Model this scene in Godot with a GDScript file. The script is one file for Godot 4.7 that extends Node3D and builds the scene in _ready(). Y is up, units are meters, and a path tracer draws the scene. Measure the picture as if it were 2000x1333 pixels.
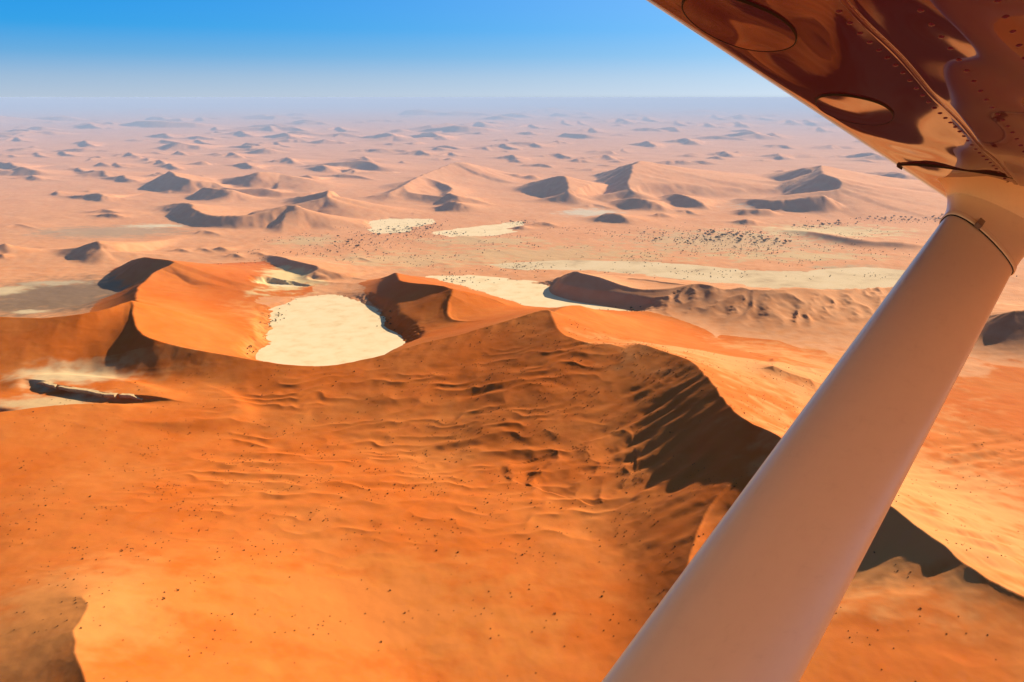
extends Node3D
# A dune desert seen from a high-wing light aircraft: camera, sky, sun; terrain; clay pans; plants; the aircraft.

const EYE_HEIGHT := 600.0
const PITCH := 16.6
const EXPOSURE := 2.25
const DETAIL := 1.0          # 1 = full terrain grid

# Dune crests in world metres: name, exponent of the shaded flank, exponent of the sunlit flank, then per crest point x, z, height, slope of the shaded flank, slope of the sunlit flank.
var RIDGES := [
	["front", 1.15, 1.2, [-1186, -1834, 112, .34, .34, -1076, -1825, 112, .37, .34, -996, -1835, 118, .45, .36, -949, -1869, 124, .55, .40, -918, -1920, 130, .60, .45, -890, -1861, 116, .62, .42, -856, -1792, 104, .62, .42, -818, -1741, 97, .62, .42, -774, -1713, 91, .60, .42, -715, -1690, 84, .56, .42, -651, -1672, 77, .50, .44, -585, -1658, 70, .42, .46, -529, -1645, 65, .34, .48, -468, -1633, 61, .27, .50, -411, -1629, 60, .17, .50, -366, -1630, 62, .17, .60, -320, -1643, 68, .18, .62, -265, -1657, 77, .19, .64, -192, -1687, 93, .21, .66, -114, -1703, 108, .23, .66, -37, -1724, 125, .26, .66, 43, -1744, 144, .30, .60, 79, -1745, 152, .34, .50, 86, -1720, 148, .36, .34, 93, -1646, 140, .34, .32, 109, -1598, 135, .32, .32, 140, -1565, 133, .31, .30, 163, -1547, 132, .30, .30, 194, -1537, 136, .30, .30, 226, -1513, 134, .31, .30, 247, -1517, 142, .32, .30, 277, -1484, 141, .35, .32, 304, -1451, 141, .38, .36, 325, -1411, 141, .42, .40, 334, -1354, 140, .50, .44, 337, -1271, 137, .56, .46, 341, -1208, 136, .60, .46, 347, -1154, 136, .61, .46, 362, -1113, 138, .62, .46, 382, -1059, 139, .62, .44, 418, -953, 140, .60, .42, 448, -868, 136, .56, .42, 462, -832, 132, .56, .42, 479, -784, 124, .54, .42, 498, -747, 119, .50, .42, 519, -722, 116, .50, .42, 568, -672, 112, .50, .40]],
	["spur", 1.3, 1.2, [393, -1029, 126, .40, .40, 331, -1028, 106, .44, .40, 296, -1015, 92, .50, .40, 266, -985, 80, .54, .40, 243, -946, 70, .54, .38, 226, -906, 64, .52, .36, 214, -872, 60, .50, .34, 194, -794, 50, .46, .30, 179, -701, 42, .40, .30]],
	["knoll", 1.3, 1.2, [264, -657, 66, .30, .30, 287, -681, 70, .35, .35, 296, -676, 68, .40, .40, 302, -665, 62, .40, .40, 299, -649, 55, .40, .40]],
	["near_swell", 1.5, 1.2, [-1009, -1343, 60, .14, .50, -919, -1373, 58, .13, .50, -870, -1401, 56, .13, .50, -815, -1421, 54, .13, .50, -741, -1440, 50, .13, .45, -710, -1469, 46, .13, .40, -662, -1508, 40, .13, .30]],
	["corner", 1.3, 1.5, [-452, -746, 97, .20, .26, -437, -729, 100, .20, .30, -433, -715, 100, .25, .33, -429, -696, 101, .28, .35, -428, -683, 102, .30, .36, -417, -667, 102, .33, .36, -409, -650, 103, .36, .36, -392, -628, 104, .42, .36, -377, -607, 105, .46, .36, -349, -564, 106, .50, .36, -316, -512, 104, .50, .36]],
	["pan_dune", 1.0, 1.3, [-449, -2655, 18, .30, .30, -400, -2614, 44, .50, .35, -368, -2568, 62, .58, .36, -347, -2471, 60, .60, .36, -304, -2407, 66, .60, .36, -232, -2326, 78, .60, .36, -166, -2240, 84, .60, .40, -173, -2170, 66, .58, .42, -171, -2107, 52, .50, .42, -156, -2061, 46, .42, .42, -117, -2029, 48, .40, .40, -65, -2009, 56, .40, .36, 4, -1982, 70, .40, .30, 48, -1969, 80, .40, .30]],
	["pan_dune_arm", 1.6, 1.0, [-166, -2240, 84, .40, .40, -98, -2254, 66, .26, .40, -48, -2245, 52, .22, .40, 4, -2222, 34, .20, .40, 65, -2234, 16, .20, .30]],
	["left_dune", 1.0, 1.7, [-1423, -2934, 10, .40, .40, -1337, -2845, 50, .60, .40, -1248, -2745, 78, .60, .34, -1174, -2687, 84, .60, .30, -1098, -2632, 86, .60, .30, -1122, -2575, 74, .55, .30, -1122, -2480, 66, .50, .30, -1106, -2363, 62, .50, .32, -1046, -2229, 72, .50, .34, -971, -2048, 100, .50, .36]],
	["small_pan_dune", 1.0, 1.8, [-947, -3145, 10, .40, .25, -887, -3050, 26, .55, .22, -801, -2927, 34, .60, .20, -706, -2832, 36, .60, .20, -671, -2779, 34, .55, .20, -693, -2743, 20, .40, .25, -697, -2722, 14, .40, .30, -681, -2690, 12, .40, .30, -591, -2660, 10, .30, .20, -503, -2669, 8, .20, .15]],
	["shore_dune", 1.0, 1.5, [155, -2676, 22, .50, .30, 201, -2592, 62, .55, .30, 217, -2559, 64, .58, .30, 274, -2499, 62, .60, .30, 334, -2444, 50, .60, .30, 396, -2405, 46, .55, .30, 471, -2384, 54, .45, .30, 534, -2388, 64, .40, .30]],
	["shore_dune_back", 1.0, 1.5, [339, -2655, 18, .30, .30, 388, -2621, 34, .40, .30, 467, -2565, 36, .50, .30, 532, -2442, 52, .50, .30]],
	["lumpy", 1.35, 1.2, [533, -2383, 62, .38, .30, 555, -2366, 72, .40, .40, 589, -2332, 72, .40, .45, 617, -2319, 66, .38, .45, 666, -2323, 74, .38, .45, 686, -2301, 70, .36, .45, 729, -2292, 72, .34, .45, 776, -2292, 72, .34, .45, 846, -2314, 70, .30, .45, 906, -2321, 64, .28, .45, 1038, -2358, 60, .24, .45, 1148, -2389, 56, .20, .45, 1310, -2407, 44, .20, .45, 1395, -2415, 20, .20, .40]],
	["lump_bump", 1.0, 1.3, [89, -1767, 138, .40, .40, 104, -1807, 136, .45, .36, 129, -1849, 134, .45, .34, 161, -1885, 126, .45, .30, 205, -1927, 104, .40, .28, 254, -1964, 76, .30, .26]],
	["second", 1.2, 1.8, [333, -1495, 120, .20, .30, 393, -1540, 96, .32, .30, 453, -1560, 84, .38, .30, 501, -1553, 80, .40, .30, 520, -1554, 84, .42, .28, 549, -1542, 76, .42, .26, 590, -1534, 64, .38, .24, 649, -1527, 46, .30, .20, 726, -1510, 20, .20, .20]],
	["second_arm", 1.0, 1.3, [520, -1554, 84, .30, .30, 521, -1512, 62, .40, .30, 536, -1478, 48, .45, .30, 558, -1456, 46, .50, .30, 567, -1442, 38, .50, .30, 576, -1405, 20, .30, .30]],
	["right_far_bank", 1.0, 1.6, [1209, -2070, 20, .30, .20, 1257, -2028, 70, .50, .25, 1306, -2005, 84, .55, .25, 1440, -2028, 70, .50, .25]],
	["crescent", 1.0, 1.9, [-1999, -4662, 10, .20, .20, -1883, -4593, 30, .35, .20, -1705, -4357, 62, .55, .20, -1630, -4200, 58, .60, .20, -1559, -4090, 52, .60, .20, -1455, -3976, 50, .60, .20, -1334, -3947, 54, .60, .20, -1247, -3953, 58, .60, .20, -1172, -3996, 72, .60, .20, -1098, -4053, 92, .60, .20, -1032, -4018, 84, .50, .24, -1006, -4139, 30, .30, .30]],
	["crater", 1.0, 1.5, [-1968, -5155, 30, .40, .25, -1901, -5112, 66, .60, .25, -1807, -5043, 64, .60, .25, -1692, -5023, 60, .60, .25, -1684, -5132, 20, .30, .30]],
	["shoulder", 1.0, 1.5, [-2533, -5875, 40, .40, .25, -2371, -5762, 110, .60, .25, -2295, -5640, 100, .60, .25, -2117, -5455, 80, .55, .25, -1977, -5490, 60, .40, .25, -1824, -5365, 20, .30, .30]],
	["blade", 1.0, 1.7, [-2076, -5912, 40, .30, .25, -1865, -5709, 80, .50, .22, -1724, -5682, 110, .60, .22, -1615, -5775, 95, .30, .22, -1404, -5701, 60, .20, .22]],
	["horn", 1.0, 1.6, [-1321, -4970, 20, .30, .20, -1159, -4752, 60, .50, .20, -1021, -4588, 104, .60, .22, -1010, -4495, 92, .60, .24, -989, -4494, 70, .60, .24, -920, -4784, 24, .30, .20]],
	["long_crest", 1.0, 1.6, [-278, -6478, 96, .30, .30, -389, -6361, 128, .55, .28, -456, -6315, 120, .60, .26, -565, -6017, 92, .60, .26, -655, -5662, 74, .55, .28, -693, -5274, 62, .50, .30, -755, -5065, 40, .40, .30, -885, -5102, 14, .30, .30]],
	["bowl", 1.0, 1.5, [-693, -5274, 62, .40, .30, -641, -5103, 42, .35, .30, -525, -4990, 36, .35, .30, -417, -4876, 40, .45, .30, -364, -4857, 60, .55, .25, -316, -4771, 52, .50, .25, -240, -4773, 40, .40, .25, -117, -4708, 10, .30, .30]],
	["bowl_rim", 1.0, 1.5, [-618, -5770, 64, .20, .30, -474, -5531, 56, .40, .30, -384, -5273, 46, .55, .30, -396, -5073, 36, .50, .30]],
	["pup", 1.0, 1.8, [-425, -4617, 10, .50, .30, -379, -4548, 30, .60, .25, -332, -4529, 52, .60, .22, -277, -4503, 44, .60, .22, -262, -4483, 16, .30, .30]],
	["block", 1.0, 1.7, [70, -5686, 20, .30, .25, 140, -5524, 60, .45, .25, 253, -5404, 98, .55, .25, 324, -5328, 118, .60, .25, 346, -5203, 104, .62, .25, 341, -4920, 62, .60, .25, 463, -4981, 34, .40, .25, 570, -5109, 10, .20, .20]],
	["grand", 1.0, 2.2, [673, -6519, 26, .60, .25, 769, -6294, 80, .62, .20, 838, -5921, 150, .62, .18, 904, -5863, 172, .60, .18, 815, -5612, 160, .60, .20, 781, -5389, 132, .62, .20, 719, -5135, 98, .60, .20, 712, -4987, 70, .50, .20, 818, -5045, 36, .30, .20]],
	["grand_back", 1.8, 1.4, [1038, -5834, 118, .30, .30, 1166, -5751, 104, .24, .30, 1342, -5742, 84, .24, .30, 1528, -5638, 66, .24, .30, 1781, -5559, 60, .24, .30, 1961, -5490, 80, .24, .30]],
	["grand_east", 1.0, 2.2, [1714, -5556, 40, .20, .20, 1884, -5532, 76, .40, .20, 1975, -5450, 130, .50, .20, 2056, -5535, 166, .50, .20, 1920, -5146, 150, .60, .20, 1932, -4952, 140, .62, .20, 1923, -4823, 108, .62, .20, 1858, -4771, 90, .60, .20, 1656, -4777, 66, .20, .20]],
	["low_blade", 1.0, 1.5, [1342, -4918, 20, .30, .20, 1374, -4715, 44, .50, .20, 1411, -4548, 58, .60, .20, 1541, -4494, 70, .60, .20, 1686, -4471, 92, .60, .22, 1794, -4513, 40, .40, .20, 1952, -4617, 10, .20, .20]],
	["k", 1.0, 1.5, [626, -5077, 20, .40, .20, 703, -5083, 66, .60, .20, 747, -5030, 50, .60, .22, 774, -4996, 20, .40, .20]],
	["l", 1.0, 1.7, [602, -4851, 16, .30, .20, 679, -4661, 56, .55, .20, 747, -4582, 54, .60, .20, 820, -4539, 34, .50, .20, 877, -4544, 8, .30, .20]],
	["m", 1.0, 1.5, [446, -4148, 8, .50, .20, 464, -4132, 36, .60, .20, 504, -4126, 42, .60, .20, 552, -4077, 36, .60, .20, 575, -4036, 14, .50, .20]],
	["p", 1.0, 1.5, [927, -4989, 30, .40, .20, 957, -4830, 60, .50, .20, 1007, -4711, 56, .55, .20, 1058, -4607, 34, .50, .20, 1147, -4610, 8, .30, .20]],
	["q", 1.0, 1.5, [1082, -4073, 6, .40, .20, 1159, -4026, 28, .60, .20, 1211, -4018, 14, .50, .20]],
	["q2", 1.0, 1.5, [1220, -4456, 14, .40, .20, 1238, -4345, 34, .60, .20, 1354, -4324, 34, .60, .20, 1388, -4368, 12, .40, .20]],
	["valley_bar", 1.2, 1.5, [1266, -3811, 6, .20, .20, 1346, -3650, 22, .40, .25, 1436, -3472, 26, .50, .25, 1523, -3405, 22, .50, .25, 1620, -3368, 24, .50, .25, 1690, -3340, 14, .40, .20]],
	["west_ridge", 1.0, 1.8, [-1838, -3268, 10, .30, .20, -1713, -3202, 32, .45, .20, -1615, -3170, 62, .55, .20, -1586, -3124, 46, .50, .20, -1541, -3124, 30, .30, .20, -1368, -3167, 10, .20, .15]],
	["mini0", 1.0, 1.7, [-1388, -3277, 2, .60, .22, -1355, -3261, 11, .60, .22, -1341, -3269, 16, .60, .22, -1309, -3250, 11, .60, .22, -1279, -3232, 2, .60, .22]],
	["mini1", 1.0, 1.7, [-1294, -3289, 2, .60, .22, -1268, -3281, 10, .60, .22, -1256, -3292, 14, .60, .22, -1227, -3269, 10, .60, .22, -1197, -3243, 2, .60, .22]],
	["mini2", 1.0, 1.7, [-1234, -3312, 2, .60, .22, -1197, -3280, 14, .60, .22, -1179, -3282, 20, .60, .22, -1151, -3269, 14, .60, .22, -1127, -3266, 2, .60, .22]],
	["mini3", 1.0, 1.7, [-1128, -3167, 2, .60, .22, -1103, -3157, 10, .60, .22, -1091, -3167, 14, .60, .22, -1064, -3147, 10, .60, .22, -1036, -3124, 2, .60, .22]],
	["mini4", 1.0, 1.7, [-1030, -3188, 2, .60, .22, -1010, -3187, 8, .60, .22, -1001, -3200, 12, .60, .22, -976, -3176, 8, .60, .22, -949, -3145, 2, .60, .22]],
	["mini5", 1.0, 1.7, [-633, -3083, 2, .60, .22, -608, -3095, 6, .60, .22, -591, -3114, 8, .60, .22, -559, -3085, 6, .60, .22, -525, -3042, 2, .60, .22]],
	["mini6", 1.0, 1.7, [-2467, -3916, 2, .60, .22, -2429, -3941, 6, .60, .22, -2412, -3974, 8, .60, .22, -2331, -3924, 6, .60, .22, -2240, -3852, 2, .60, .22]],
	["mini7", 1.0, 1.7, [-2324, -4463, 2, .60, .22, -2250, -4435, 14, .60, .22, -2216, -4452, 20, .60, .22, -2141, -4414, 14, .60, .22, -2070, -4382, 2, .60, .22]],
	["mini8", 1.0, 1.7, [-88, -3916, 2, .60, .22, -36, -3876, 15, .60, .22, 0, -3880, 22, .60, .22, 51, -3860, 15, .60, .22, 101, -3852, 2, .60, .22]],
	["mini9", 1.0, 1.7, [75, -3981, 2, .60, .22, 118, -3960, 13, .60, .22, 149, -3974, 18, .60, .22, 191, -3943, 13, .60, .22, 233, -3916, 2, .60, .22]],
	["mini10", 1.0, 1.7, [708, -4303, 2, .60, .22, 740, -4254, 17, .60, .22, 770, -4259, 24, .60, .22, 806, -4235, 17, .60, .22, 847, -4227, 2, .60, .22]],
	["mini11", 1.0, 1.7, [881, -4422, 2, .60, .22, 909, -4404, 13, .60, .22, 937, -4425, 18, .60, .22, 961, -4384, 13, .60, .22, 985, -4342, 2, .60, .22]],
	["mini12", 1.0, 1.7, [-1005, -3916, 2, .60, .22, -968, -3941, 6, .60, .22, -945, -3974, 8, .60, .22, -891, -3924, 6, .60, .22, -833, -3852, 2, .60, .22]],
	["mini13", 1.0, 1.7, [-1261, -3998, 2, .60, .22, -1210, -3948, 17, .60, .22, -1185, -3950, 24, .60, .22, -1146, -3932, 17, .60, .22, -1113, -3932, 2, .60, .22]],
	["mini14", 1.0, 1.7, [-1467, -3731, 2, .60, .22, -1428, -3727, 10, .60, .22, -1409, -3745, 14, .60, .22, -1361, -3712, 10, .60, .22, -1313, -3674, 2, .60, .22]],
	["mini15", 1.0, 1.7, [-2212, -4303, 2, .60, .22, -2129, -4254, 17, .60, .22, -2091, -4259, 24, .60, .22, -2025, -4235, 17, .60, .22, -1968, -4227, 2, .60, .22]],
	["mini16", 1.0, 1.7, [-2168, -3384, 2, .60, .22, -2056, -3256, 31, .60, .22, -2009, -3215, 44, .60, .22, -2000, -3244, 31, .60, .22, -2029, -3336, 2, .60, .22]],
	["mini17", 1.0, 1.7, [-601, -2720, 2, .60, .22, -567, -2734, 4, .60, .22, -544, -2751, 6, .60, .22, -503, -2726, 4, .60, .22, -460, -2688, 2, .60, .22]],
	["mini18", 1.0, 1.7, [378, -4679, 2, .60, .22, 430, -4686, 10, .60, .22, 469, -4722, 14, .60, .22, 514, -4663, 10, .60, .22, 557, -4590, 2, .60, .22]],
	["mini19", 1.0, 1.7, [-2021, -3156, 2, .60, .22, -1986, -3124, 14, .60, .22, -1975, -3124, 20, .60, .22, -1956, -3114, 14, .60, .22, -1944, -3114, 2, .60, .22]],
	["far0", 1.0, 2.0, [-5344, -8984, 3, .60, .20, -5205, -8986, 19, .60, .20, -5128, -9038, 32, .60, .20, -4919, -8701, 27, .60, .20, -4718, -8500, 18, .60, .20, -4603, -8524, 3, .60, .20]],
	["far1", 1.0, 2.0, [-5135, -9017, 4, .60, .20, -4967, -9017, 24, .60, .20, -4875, -9082, 40, .60, .20, -4662, -8757, 34, .60, .20, -4521, -8669, 22, .60, .20, -4361, -8661, 4, .60, .20]],
	["far2", 1.0, 2.0, [-7225, -11826, 5, .60, .20, -7165, -11975, 29, .60, .20, -7211, -12247, 48, .60, .20, -6812, -11645, 41, .60, .20, -6723, -11614, 26, .60, .20, -6472, -11411, 5, .60, .20]],
	["far3", 1.0, 2.0, [-5916, -11222, 6, .60, .20, -5721, -11088, 34, .60, .20, -5611, -11056, 56, .60, .20, -5356, -10591, 48, .60, .20, -5193, -10413, 31, .60, .20, -5151, -10556, 6, .60, .20]],
	["far4", 1.0, 2.0, [-3726, -7502, 4, .60, .20, -3629, -7497, 22, .60, .20, -3578, -7540, 36, .60, .20, -3450, -7318, 31, .60, .20, -3382, -7281, 20, .60, .20, -3291, -7272, 4, .60, .20]],
	["far5", 1.0, 2.0, [-3422, -7703, 4, .60, .20, -3333, -7723, 24, .60, .20, -3292, -7799, 40, .60, .20, -3162, -7566, 34, .60, .20, -3131, -7602, 22, .60, .20, -3018, -7543, 4, .60, .20]],
	["far6", 1.0, 2.0, [-3219, -7446, 4, .60, .20, -3099, -7382, 24, .60, .20, -3024, -7368, 40, .60, .20, -2923, -7164, 34, .60, .20, -2843, -7102, 22, .60, .20, -2780, -7161, 4, .60, .20]],
	["far7", 1.0, 2.0, [-2416, -6302, 2, .60, .20, -2390, -6341, 14, .60, .20, -2385, -6409, 24, .60, .20, -2312, -6239, 20, .60, .20, -2277, -6201, 13, .60, .20, -2223, -6152, 2, .60, .20]],
	["far8", 1.0, 2.0, [-3149, -8677, 5, .60, .20, -3019, -8691, 29, .60, .20, -2948, -8783, 48, .60, .20, -2801, -8495, 41, .60, .20, -2767, -8576, 26, .60, .20, -2615, -8501, 5, .60, .20]],
	["far9", 1.0, 2.0, [-4890, -14054, 7, .60, .20, -4619, -13887, 43, .60, .20, -4459, -13891, 72, .60, .20, -4179, -13158, 61, .60, .20, -4007, -12998, 40, .60, .20, -3857, -13153, 7, .60, .20]],
	["far10", 1.0, 2.0, [-3933, -13024, 9, .60, .20, -3619, -12763, 53, .60, .20, -3422, -12686, 88, .60, .20, -3201, -12128, 75, .60, .20, -3127, -12304, 48, .60, .20, -2943, -12465, 9, .60, .20]],
	["far11", 1.0, 2.0, [-3414, -10945, 3, .60, .20, -3232, -11010, 19, .60, .20, -3117, -11142, 32, .60, .20, -2939, -10620, 27, .60, .20, -2718, -10289, 18, .60, .20, -2527, -10274, 3, .60, .20]],
	["far12", 1.0, 2.0, [-4616, -11368, 4, .60, .20, -4445, -11469, 24, .60, .20, -4357, -11662, 40, .60, .20, -4098, -11103, 34, .60, .20, -3907, -10907, 22, .60, .20, -3678, -10812, 4, .60, .20]],
	["far13", 1.0, 2.0, [-1199, -5366, 1, .60, .20, -1222, -5482, 2, .60, .20, -1247, -5608, 4, .60, .20, -1214, -5456, 3, .60, .20, -1201, -5397, 2, .60, .20, -1173, -5277, 1, .60, .20]],
	["far14", 1.0, 2.0, [-2616, -7570, 5, .60, .20, -2458, -7446, 29, .60, .20, -2350, -7379, 48, .60, .20, -2269, -7187, 41, .60, .20, -2181, -7139, 26, .60, .20, -2107, -7257, 5, .60, .20]],
	["far15", 1.0, 2.0, [-1832, -7214, 5, .60, .20, -1699, -7126, 29, .60, .20, -1609, -7095, 48, .60, .20, -1540, -6920, 41, .60, .20, -1482, -6936, 26, .60, .20, -1389, -7000, 5, .60, .20]],
	["far16", 1.0, 2.0, [-1620, -8146, 4, .60, .20, -1526, -8183, 24, .60, .20, -1467, -8281, 40, .60, .20, -1384, -8016, 34, .60, .20, -1341, -8046, 22, .60, .20, -1232, -7967, 4, .60, .20]],
	["far17", 1.0, 2.0, [-1765, -6336, 5, .60, .20, -1616, -6215, 29, .60, .20, -1511, -6142, 48, .60, .20, -1458, -6020, 41, .60, .20, -1386, -6019, 26, .60, .20, -1298, -6127, 5, .60, .20]],
	["far18", 1.0, 2.0, [-3703, -15573, 6, .60, .20, -3450, -15723, 38, .60, .20, -3308, -16086, 64, .60, .20, -3013, -15051, 54, .60, .20, -2830, -14890, 35, .60, .20, -2530, -14707, 6, .60, .20]],
	["far19", 1.0, 2.0, [-2385, -12825, 10, .60, .20, -2066, -12557, 58, .60, .20, -1854, -12487, 96, .60, .20, -1677, -11971, 82, .60, .20, -1605, -12339, 53, .60, .20, -1356, -12448, 10, .60, .20]],
	["far20", 1.0, 2.0, [-1742, -13275, 9, .60, .20, -1417, -12891, 53, .60, .20, -1192, -12686, 88, .60, .20, -1078, -12128, 75, .60, .20, -916, -12130, 48, .60, .20, -677, -12465, 9, .60, .20]],
	["far21", 1.0, 2.0, [-1388, -18183, 10, .60, .20, -998, -18097, 58, .60, .20, -720, -18343, 96, .60, .20, -549, -17055, 82, .60, .20, -356, -17148, 53, .60, .20, 6, -17117, 10, .60, .20]],
	["far22", 1.0, 2.0, [-435, -10570, 5, .60, .20, -239, -10475, 29, .60, .20, -95, -10464, 48, .60, .20, -60, -10037, 41, .60, .20, 67, -9824, 26, .60, .20, 250, -9941, 5, .60, .20]],
	["far23", 1.0, 2.0, [-82, -10731, 6, .60, .20, 113, -10650, 34, .60, .20, 260, -10672, 56, .60, .20, 299, -10242, 48, .60, .20, 410, -10172, 31, .60, .20, 600, -10232, 6, .60, .20]],
	["far24", 1.0, 2.0, [-177, -16691, 6, .60, .20, 130, -17163, 34, .60, .20, 379, -17897, 56, .60, .20, 458, -16578, 48, .60, .20, 608, -16414, 31, .60, .20, 878, -15883, 6, .60, .20]],
	["far25", 1.0, 2.0, [900, -20190, 6, .60, .20, 1101, -20535, 34, .60, .20, 1276, -21145, 56, .60, .20, 1199, -19285, 48, .60, .20, 1251, -18294, 31, .60, .20, 1407, -18158, 6, .60, .20]],
	["far26", 1.0, 2.0, [1209, -19278, 5, .60, .20, 1433, -19978, 29, .60, .20, 1646, -20980, 48, .60, .20, 1553, -19132, 41, .60, .20, 1598, -18467, 26, .60, .20, 1709, -17863, 5, .60, .20]],
	["far27", 1.0, 2.0, [1839, -20470, 10, .60, .20, 2285, -20599, 62, .60, .20, 2685, -21199, 104, .60, .20, 2621, -19445, 88, .60, .20, 2868, -19736, 57, .60, .20, 3231, -19397, 10, .60, .20]],
	["far28", 1.0, 2.0, [3046, -23122, 9, .60, .20, 3401, -23177, 53, .60, .20, 3735, -23646, 88, .60, .20, 3451, -21383, 75, .60, .20, 3519, -20531, 48, .60, .20, 3851, -20640, 9, .60, .20]],
	["far29", 1.0, 2.0, [1099, -15107, 6, .60, .20, 1291, -15223, 38, .60, .20, 1458, -15540, 64, .60, .20, 1424, -14579, 54, .60, .20, 1510, -14443, 35, .60, .20, 1668, -14291, 6, .60, .20]],
	["far30", 1.0, 2.0, [649, -8325, 4, .60, .20, 807, -8383, 24, .60, .20, 935, -8507, 40, .60, .20, 966, -8225, 34, .60, .20, 1043, -8272, 22, .60, .20, 1180, -8164, 4, .60, .20]],
	["far31", 1.0, 2.0, [1480, -10995, 6, .60, .20, 1621, -10823, 38, .60, .20, 1734, -10765, 64, .60, .20, 1706, -10343, 54, .60, .20, 1796, -10282, 35, .60, .20, 1982, -10432, 6, .60, .20]],
	["far32", 1.0, 2.0, [1140, -9460, 2, .60, .20, 1222, -9659, 14, .60, .20, 1299, -9916, 24, .60, .20, 1264, -9492, 20, .60, .20, 1280, -9373, 13, .60, .20, 1308, -9161, 2, .60, .20]],
	["far33", 1.0, 2.0, [3324, -19911, 6, .60, .20, 3641, -20014, 38, .60, .20, 3935, -20372, 64, .60, .20, 3658, -18667, 54, .60, .20, 3665, -17729, 35, .60, .20, 3953, -17815, 6, .60, .20]],
	["far34", 1.0, 2.0, [2046, -11703, 7, .60, .20, 2217, -11492, 43, .60, .20, 2357, -11416, 72, .60, .20, 2316, -10951, 61, .60, .20, 2437, -10941, 40, .60, .20, 2679, -11113, 7, .60, .20]],
	["far35", 1.0, 2.0, [3562, -17511, 7, .60, .20, 3892, -17820, 43, .60, .20, 4231, -18433, 72, .60, .20, 4014, -17069, 61, .60, .20, 4137, -17022, 40, .60, .20, 4295, -16622, 7, .60, .20]],
	["far36", 1.0, 2.0, [5446, -25709, 8, .60, .20, 5911, -26066, 48, .60, .20, 6402, -26904, 80, .60, .20, 5770, -23927, 68, .60, .20, 5663, -22515, 44, .60, .20, 6002, -22501, 8, .60, .20]],
	["far37", 1.0, 2.0, [4323, -18450, 9, .60, .20, 4639, -18388, 53, .60, .20, 4951, -18634, 88, .60, .20, 4685, -17278, 75, .60, .20, 4825, -17114, 48, .60, .20, 5147, -17140, 9, .60, .20]],
	["far38", 1.0, 2.0, [3323, -13565, 10, .60, .20, 3510, -13197, 62, .60, .20, 3675, -13049, 104, .60, .20, 3623, -12494, 88, .60, .20, 3871, -12877, 57, .60, .20, 4213, -13082, 10, .60, .20]],
	["far39", 1.0, 2.0, [3785, -13375, 7, .60, .20, 3918, -13151, 43, .60, .20, 4044, -13082, 72, .60, .20, 3891, -12443, 61, .60, .20, 3965, -12280, 40, .60, .20, 4228, -12498, 7, .60, .20]],
	["far40", 1.0, 2.0, [6057, -23477, 7, .60, .20, 6717, -24348, 43, .60, .20, 7454, -25769, 72, .60, .20, 6796, -23028, 61, .60, .20, 6830, -22358, 40, .60, .20, 6986, -21575, 7, .60, .20]],
	["far41", 1.0, 2.0, [5662, -19215, 9, .60, .20, 6118, -19575, 53, .60, .20, 6635, -20362, 88, .60, .20, 6241, -18717, 75, .60, .20, 6486, -18959, 48, .60, .20, 6630, -18388, 9, .60, .20]],
	["far42", 1.0, 2.0, [6259, -20163, 10, .60, .20, 6605, -19933, 58, .60, .20, 6955, -20044, 96, .60, .20, 6511, -18475, 82, .60, .20, 6629, -18113, 53, .60, .20, 7114, -18364, 10, .60, .20]],
	["far43", 1.0, 2.0, [5300, -15486, 6, .60, .20, 5551, -15676, 38, .60, .20, 5838, -16086, 64, .60, .20, 5528, -15051, 54, .60, .20, 5593, -14953, 35, .60, .20, 5683, -14707, 6, .60, .20]],
	["far44", 1.0, 2.0, [2561, -8802, 5, .60, .20, 2656, -8677, 29, .60, .20, 2736, -8620, 48, .60, .20, 2673, -8343, 41, .60, .20, 2726, -8228, 26, .60, .20, 2898, -8359, 5, .60, .20]],
	["far45", 1.0, 2.0, [2042, -9004, 5, .60, .20, 2163, -8942, 29, .60, .20, 2266, -8953, 48, .60, .20, 2227, -8651, 41, .60, .20, 2296, -8603, 26, .60, .20, 2442, -8649, 5, .60, .20]],
	["far46", 1.0, 2.0, [3353, -8708, 6, .60, .20, 3508, -8573, 38, .60, .20, 3643, -8528, 64, .60, .20, 3615, -8288, 54, .60, .20, 3773, -8403, 35, .60, .20, 4018, -8479, 6, .60, .20]],
	["far47", 1.0, 2.0, [2750, -6563, 5, .60, .20, 2873, -6435, 29, .60, .20, 2968, -6356, 48, .60, .20, 2942, -6223, 41, .60, .20, 3053, -6206, 26, .60, .20, 3288, -6325, 5, .60, .20]],
	["far48", 1.0, 2.0, [-1297, -9139, 5, .60, .20, -1124, -9096, 29, .60, .20, -1002, -9129, 48, .60, .20, -922, -8814, 41, .60, .20, -824, -8782, 26, .60, .20, -666, -8802, 5, .60, .20]],
	["far49", 1.0, 2.0, [-873, -8728, 3, .60, .20, -750, -8852, 19, .60, .20, -662, -9038, 32, .60, .20, -587, -8701, 27, .60, .20, -521, -8686, 18, .60, .20, -381, -8524, 3, .60, .20]],
	["far50", 1.0, 2.0, [-274, -8521, 5, .60, .20, -116, -8420, 29, .60, .20, 0, -8385, 48, .60, .20, 33, -8126, 41, .60, .20, 129, -8058, 26, .60, .20, 281, -8153, 5, .60, .20]],
	["far51", 1.0, 2.0, [106, -8647, 4, .60, .20, 318, -8664, 24, .60, .20, 480, -8744, 40, .60, .20, 529, -8445, 34, .60, .20, 642, -8409, 22, .60, .20, 845, -8370, 4, .60, .20]],
	["far52", 1.0, 2.0, [-4209, -8677, 5, .60, .20, -4080, -8691, 29, .60, .20, -4019, -8783, 48, .60, .20, -3839, -8495, 41, .60, .20, -3814, -8576, 26, .60, .20, -3655, -8501, 5, .60, .20]],
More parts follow.
